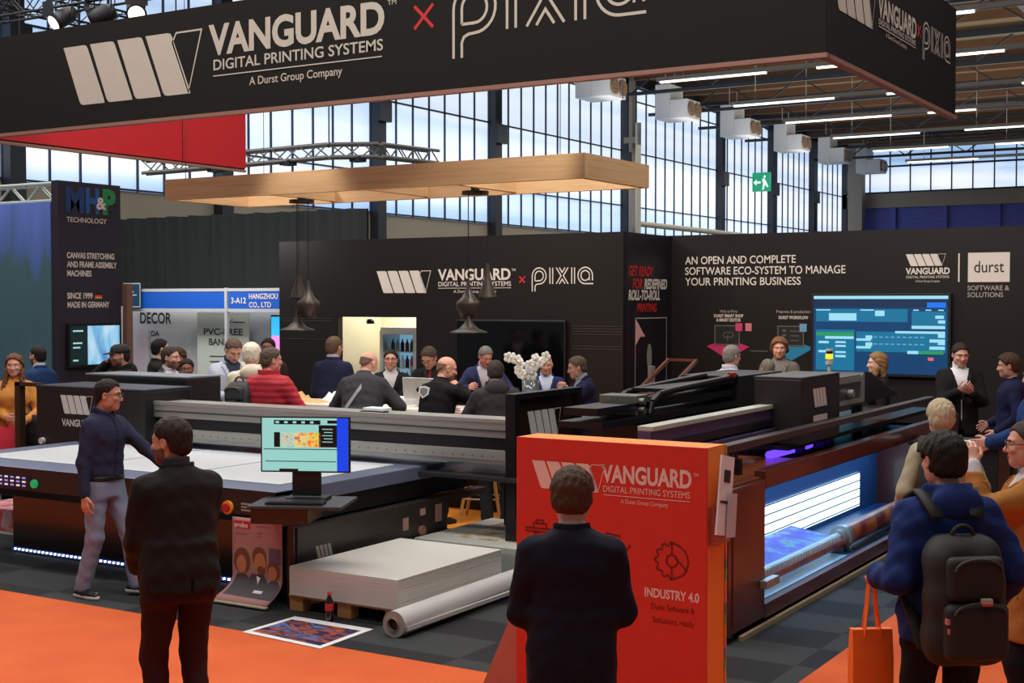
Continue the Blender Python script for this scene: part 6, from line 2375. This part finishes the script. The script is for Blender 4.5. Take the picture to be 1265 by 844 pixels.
bp = person('person in blue hooded jacket wearing a big dark backpack, holding an orange bag', (-1.55, 6.37), 1.79, 352, ('anorak', (26, 44, 98)), (22, 22, 26), ('full', (28, 24, 18)), (196, 140, 118),
            head=(-8, 4), R=(.30, .12, .95), L=(-.25, .15, 1.08), girth=1.0, near=True, res=.012, hem=.82, curl=(.35, 1.0), palms=((-1, .15, -.1), (.5, .1, -.8)), pole=((.5, -.9, -.3), (-.35, -.5, -1)))
bpk = backpack(bp, 'big dark olive backpack on the person in the blue hooded jacket', (25, 24, 20), .35, .56, .20, 1.05, -.27, x=-.04)
q0 = bp['C'](-.04, -.27 - .10 - .062, 1.05)
for dx, dz, w_, h_, m_, nm in ((.02, .03, .022, .010, M_dim, 'badge'), (.02, .015, .022, .005, M_red, 'badge'), (-.135, -.06, .007, .012, mat('pink_pull', (190, 110, 110), .5), 'zip_pull'), (-.13, -.10, .007, .012, mat('pink_pull', (190, 110, 110), .5), 'zip_pull'), (-.115, -.19, .007, .02, mat('pink_pull', (190, 110, 110), .5), 'zip_pull')):
    c_ = q0 + bp['Rl'] @ np.array([dx, .035 if nm == 'zip_pull' else .0, dz])
    b = MB().box((c_ - np.array([w_, .012, h_])) * bp['s'], (c_ + np.array([w_, .012, h_])) * bp['s'])
    ob = b.build(nm, m_)
    ob.parent = bpk
hand_pt = bp['world'](bp['gripL'] + np.array([0, 0, -.012]))
carrier('plain orange carrier bag hanging from the hand of the backpack wearer', 'bag', hand_pt, .20, .36, .08, (244, 112, 30), YAW + .1, .25)
ov = person('person in olive beige jumper with a small backpack before the right printer', (-2.34, 9.56), 1.71, 350, ('sweater', (172, 164, 138)), (40, 40, 46), ('full', (196, 180, 150)), (206, 150, 134),
            head=(12, 6), R=(.22, .2, 1.0), L=(-.24, .15, .95), girth=1.12, near=True, res=.014)
backpack(ov, 'small black backpack on the person in the olive beige jumper', (30, 29, 30), .28, .42, .15, 1.16, -.22, x=-.14)
tn = person('person in tan coat and spectacles at the right edge, one hand raised to the face', (-1.40, 7.56), 1.76, 282, ('coat', (168, 110, 54)), (24, 24, 30), ('recede', (66, 50, 42)), (214, 150, 128),
            head=(4, 2), R=(.10, .30, .98), L=(-.04, .30, 1.52), glasses=True, shirt=(206, 200, 206), near=True, res=.014, curl=(.5, .7), pole=((.8, -.7, -.5), (-.4, .1, -1)))
rp = tn['world'](tn['wrR'] + np.array([0, .1, -.05]))
t = thing('brochure_bag', 'pinkish red printed brochure bag held by the person in the tan coat', 'bag', tuple(rp))
R = Matrix.Rotation(YAW + .25, 3, 'Z')
b = MB().box((-.25, -.02, -.30), (.12, .02, .02), 0)
b.v = [tuple(Vector(rp) + R @ Vector(v)) for v in b.v]
b.build('bag_body', mat('rose_bag', (196, 110, 108), .6), t, .004)
b = MB().box((-.21, -.024, -.08), (-.03, -.0205, -.03), 0)
for k in range(4):
    b.box((-.22 + k * .09, -.024, -.27), (-.212 + k * .09, -.0205, -.1), 1)
b.v = [tuple(Vector(rp) + R @ Vector(v)) for v in b.v]
b.build('bag_print', [M_red, mat('maroon_print', (120, 30, 40), .6)], t)
bj = person('person in bright blue jacket leaning in at the right edge behind the tan coat', (-2.18, 12.2), 1.90, 285, ('anorak', (26, 52, 100)), (30, 30, 38), ('short', (104, 76, 54)), (206, 150, 130), head=(-10, 10), R=(.2, .35, 1.05), L=(-.2, .4, 1.1), girth=1.15, res=.016)
person('person in navy top at the far right, in profile before the dark wall', (-3.02, 15.25), 1.83, 285, ('sweater', (30, 32, 66)), (28, 28, 36), ('full', (74, 52, 38)), (216, 160, 140), head=(2, 6), R=(.2, .2, 1.0), L=(-.22, .15, .95), res=.018)
person('person in black jacket and open white collar talking with both hands raised', (-3.79, 16.42), 1.90, 188, ('jacket', (26, 24, 26)), (26, 26, 30), ('short', (52, 38, 32)), (216, 160, 144), head=(-6, 14), R=(.05, .30, 1.24), L=(-.07, .30, 1.22), shirt=(226, 222, 226), curl=(.45, .3), palms=((-.6, .2, .6), (.6, .1, .7)), res=.016, near=True)
person('person in dark top standing before the blue software screen, in profile', (-4.64, 15.9), 1.79, 276, ('sweater', (30, 28, 30)), (28, 28, 32), ('long', (150, 112, 74)), (226, 176, 152), head=(0, 2), fem=True, res=.018)
person('person in white shirt seen from behind, left of the right printer cover', (-6.29, 15.48), 1.86, 52, ('shirt', (216, 214, 226)), (40, 42, 52), ('short', (138, 132, 126)), (214, 156, 136), head=(8, 4), girth=1.1, glasses=True, R=(.2, .3, 1.05), L=(-.2, .3, 1.1), res=.018)
person('person in taupe blazer smiling towards the aisle before the right wall', (-6.40, 17.41), 1.90, 200, ('blazer', (118, 108, 100)), (50, 48, 50), ('curly', (132, 92, 62)), (222, 164, 142), head=(-8, 6), shirt=(120, 110, 106), res=.018)
person('person in grey jacket seen from behind, in front of the taupe blazer', (-6.10, 16.17), 1.67, 350, ('jacket', (58, 56, 58)), (36, 36, 42), ('short', (120, 112, 98)), (206, 156, 136), head=(0, 0), res=.02)

# left crowd beyond the flatbed printer
wo = person('person in orange jumper with a black coat over the arm at the left edge', (-12.95, 10.24), 1.79, 172, ('sweater', (206, 136, 66)), (26, 26, 30), ('long', (110, 72, 50)), (222, 164, 142), head=(0, 4), fem=True, R=(.03, .27, 1.05), L=(-.18, .26, 1.02), res=.014, near=True)
hp_ = wo['world'](wo['gripR'] + np.array([0, 0, -.012]))
carrier('bright pinkish red carrier bag held by the person in the orange jumper', 'bag', hp_, .30, .34, .1, (214, 44, 66), YAW + .1, .07)
sl = wo['world'](np.array([-.24, .2, 1.0]))
def fcoat(P):
    f = None
    base = np.array(tuple(sl))
    for k in range(6):
        q = cap(P, base + np.array([-.10, -.03, .02 - .02 * k]), base + np.array([.14, .05, -.08 * k]), .075, .06)
        f = q if f is None else smin(f, q, .04)
    return f + .008 * wob(P, 30, 2)
V, Fq = sdf_mesh(fcoat, np.array(tuple(sl)) - .6, np.array(tuple(sl)) + .4, .018)
ct = thing('draped_coat', 'black coat draped over the arm of the person in the orange jumper', 'coat', (0, 0, 0))
np_mesh('coat_cloth', V, Fq, [mat('black_wool', (26, 24, 27), .9)], ct)
person('person in blue suit looking left before the blue wall', (-14.38, 11.73), 1.82, 295, ('jacket', (34, 58, 100)), (34, 40, 60), ('short', (34, 30, 28)), (206, 152, 128), shirt=(200, 214, 226), beard=(90, 66, 56), res=.018, R=(.2, .2, 1.0), L=(-.2, .2, 1.0))
pm = person('person in black cap and black top talking on a phone', (-12.69, 11.57), 1.87, 238, ('hoodie', (28, 27, 28)), (30, 30, 34), ('short', (44, 34, 30)), (206, 144, 124), head=(0, 4), R=(.12, .14, 1.52), L=(-.22, .2, .95), beard=(130, 88, 74), curl=(.9, .3), palms=((-.8, -.5, .1), (1, 0, 0)), pole=((.7, .5, -1), (-.6, -.8, -.3)), res=.016, near=True)
c = MB()
c.lathe([(.0, .135), (.05, .128), (.082, .10), (.092, .06), (.094, .035), (.088, .035)], (0, 0, 0), 20)
c.v = [(x, y * 1.24 - .014, z) for x, y, z in c.v]
c.prism(arc(0, .05, .08, 0, 180, 12) + [(-.08, .02), (.08, .02)], (0, .045, .04), (1, 0, 0), (0, 1.05, -.12), (0, 0, .008))
c.f = [f_ for f_ in c.f]
head_part(pm, c, 'cap', mat('cap_black', (30, 28, 30), .8))
ph_ = thing('mobile_phone', 'black phone held to the ear by the person in the cap', 'phone', (0, 0, 0))
pt = Vector(pm['world'](pm['hc'] + pm['Rh'] @ np.array([.098, .035, -.03])))
b = MB().box((-.006, -.04, -.075), (.006, .035, .07))
R = Matrix.Rotation(YAW - math.radians(238), 3, 'Z') @ Matrix.Rotation(-.4, 3, 'X')
b.v = [tuple(pt + R @ Vector(v)) for v in b.v]
b.build('handset', M_black, ph_, .003)
person('person in grey suit with pale tie standing behind the left printer cover', (-12.0, 11.76), 1.85, 128, ('jacket', (62, 64, 64)), (50, 52, 54), ('short', (62, 50, 44)), (206, 150, 128), head=(-18, 4), shirt=(216, 206, 214), tie=(186, 196, 214), beard=(120, 86, 72), R=(.12, .3, 1.08), L=(-.12, .3, 1.08), res=.015, near=True)
person('person in black jacket turned away before the grey printed panel', (-13.52, 13.06), 1.89, 60, ('jacket', (34, 34, 34)), (34, 34, 38), ('short', (34, 28, 26)), (222, 172, 140), shirt=(220, 200, 190), res=.02)
person('person in brown jumper half hidden behind the one in the grey suit', (-12.89, 12.74), 1.79, 205, ('sweater', (44, 36, 32)), (34, 32, 34), ('long', (74, 50, 36)), (196, 140, 116), fem=True, res=.02)
person('person in dark brown hooded jacket right of the grey suit', (-12.35, 12.37), 1.67, 172, ('hoodie', (50, 38, 34)), (34, 30, 32), ('short', (40, 30, 26)), (150, 96, 76), head=(0, 8), res=.02)
lb_ = person('person in pale grey blazer reading a paper with bowed head', (-11.29, 12.08), 1.95, 142, ('blazer', (176, 182, 198)), (60, 66, 84), ('recede', (96, 74, 62)), (216, 160, 138), head=(6, 30), lean=6, shirt=(42, 50, 70), R=(.12, .34, 1.12), L=(-.10, .36, 1.14), curl=(.5, .5), palms=((-.4, 0, .9), (.4, 0, .9)), res=.014, near=True)
dp = lb_['world'](np.array([0, .46, 1.16]))
b = MB().box((-.16, -.11, -.003), (.16, .11, .003))
R = Matrix.Rotation(YAW - math.radians(142), 3, 'Z') @ Matrix.Rotation(.5, 3, 'X')
b.v = [tuple(Vector(dp) + R @ Vector(v)) for v in b.v]
tag(b.build('paper_sheet', M_white), 'white sheet held by the person in the pale grey blazer', 'paper')
person('person in cream jacket beside the red padded jacket', (-10.69, 11.74), 1.91, 345, ('hoodie', (206, 196, 176)), (90, 86, 84), ('full', (216, 206, 186)), (216, 160, 144), head=(25, 8), res=.016)
rd = person('person in red padded jacket seen from behind among the crowd', (-9.95, 11.25), 1.89, 22, ('puffer', (186, 50, 62)), (44, 44, 52), ('short', (92, 78, 66)), (216, 150, 132), head=(38, 4), R=(.2, .3, 1.1), L=(-.2, .3, 1.1), girth=1.08, res=.012, near=True)
backpack(rd, 'grey and black shoulder bag at the left side of the red padded jacket', (58, 58, 60), .30, .42, .16, 1.20, -.14, x=-.28, straps=False)
person('person in dark plum top far back beside the cyan and pink screen', (-12.49, 14.04), 1.89, 185, ('sweater', (60, 44, 44)), (40, 40, 46), ('short', (46, 36, 34)), (170, 110, 100), res=.026)
person('person in dark navy suit seen from behind in front of the bar wall', (-11.09, 13.75), 1.94, 18, ('jacket', (44, 48, 76)), (40, 42, 60), ('short', (110, 84, 66)), (222, 164, 142), head=(14, 2), shirt=(216, 216, 226), res=.015, near=True)
bl_ = person('person in dark grey jacket with a shoulder strap leaning on the bar', (-9.27, 12.10), 1.83, 8, ('jacket', (62, 61, 66)), (44, 44, 50), ('fringe', (120, 96, 84)), (220, 160, 138), head=(30, 8), lean=24, R=(.28, .38, 1.10), L=(-.2, .42, 1.12), girth=1.15, res=.014, near=True)
st_ = MB()
pts = [Vector(tuple(bl_['C'](*q) * bl_['s'])) for q in ((.10, -.05, 1.50), (.06, -.135, 1.40), (-.02, -.165, 1.25), (-.12, -.160, 1.08), (-.2, -.11, .95))]
for q0, q1 in zip(pts[:-1], pts[1:]):
    st_.bar(q0, q1, .035, .012, 0, (0, 1, 0))
ob = st_.build('shoulder_strap', mat('pale_grey_strap', (150, 150, 152), .6))
ob.parent = bl_['root']
person('person with spectacles half hidden behind the one with the shoulder strap', (-10.30, 13.9), 1.78, 178, ('jacket', (34, 34, 38)), (34, 34, 40), ('short', (46, 34, 30)), (222, 160, 140), glasses=True, shirt=(210, 206, 206), res=.02)
person('person in black suit and dark red tie bending over the bar', (-9.58, 13.72), 1.83, 192, ('jacket', (30, 29, 32)), (30, 30, 34), ('short', (84, 66, 54)), (222, 158, 138), head=(10, 26), lean=14, shirt=(40, 34, 38), tie=(160, 26, 40), R=(.16, .33, 1.22), L=(-.2, .33, 1.22), glasses=True, res=.015, near=True)
be = person('person in black jacket with pale shoulder emblem, chin on hand', (-8.20, 12.09), 1.80, 38, ('sweater', (27, 25, 27)), (28, 28, 32), ('fringe', (150, 110, 92)), (226, 160, 134), head=(35, 6), lean=16, R=(.05, .30, 1.40), L=(-.2, .4, 1.12), girth=1.05, curl=(1.0, .4), pole=((1, .3, -.8), (-.6, -.8, -.3)), res=.013, near=True)
# the emblem stitched on his left shoulder
em = MB()
for sc_, mi in ((1, 0), (.68, 1)):
    poly = [(-.05, .05), (.0, .062), (.05, .05), (.05, -.02), (.0, -.07), (-.05, -.02)]
    c0 = be['C'](-.085, -.15, 1.33)
    ux, uz = be['Rl'] @ np.array([1, .45, 0]), be['Rl'] @ np.array([0, 0, 1])
    nn = be['Rl'] @ np.array([.25, -1, 0])
    vs = [tuple((c0 + nn * (.012 + (.003 if mi else 0)) + ux * x * sc_ + uz * z * sc_) * be['s']) for x, z in poly] + [tuple((c0 + nn * -.02 + ux * x * sc_ + uz * z * sc_) * be['s']) for x, z in poly]
    em.add(vs, [tuple(range(6))] + [(i, (i + 1) % 6, 6 + (i + 1) % 6, 6 + i) for i in range(6)], mi)
ob = em.build('shoulder_emblem', [M_print, mat('badge_grey', (120, 116, 118), .6)])
ob.parent = be['root']
person('person in blue suit bending forward in front of the dark television', (-9.69, 15.2), 1.79, 178, ('jacket', (50, 54, 90)), (44, 46, 64), ('short', (130, 124, 120)), (222, 160, 140), head=(-20, 22), lean=12, shirt=(210, 206, 214), R=(.2, .33, 1.2), L=(-.2, .33, 1.2), res=.016)
person('person in charcoal hooded jacket seen from behind at the bar', (-7.54, 12.02), 1.77, 352, ('hoodie', (66, 58, 60)), (40, 40, 44), ('short', (66, 54, 50)), (206, 150, 130), head=(6, 12), lean=10, R=(.2, .36, 1.12), L=(-.2, .36, 1.12), girth=1.12, res=.014, near=True)
person('person in blue jacket half hidden by the orchid blossoms', (-8.50, 14.75), 1.72, 180, ('jacket', (44, 50, 96)), (40, 42, 60), ('fringe', (120, 90, 76)), (226, 164, 140), head=(0, 10), shirt=(196, 206, 226), res=.018)
person('person in dark navy suit, chin propped on one hand, at the right bar end', (-7.58, 13.87), 1.75, 262, ('jacket', (42, 40, 70)), (38, 38, 54), ('short', (104, 84, 70)), (222, 160, 138), head=(0, 6), lean=12, shirt=(176, 190, 216), R=(.05, .30, 1.38), L=(-.06, .30, 1.36), curl=(1.1, 1.0), pole=((1, .3, -.8), (-.6, .3, -.8)), res=.014, near=True)
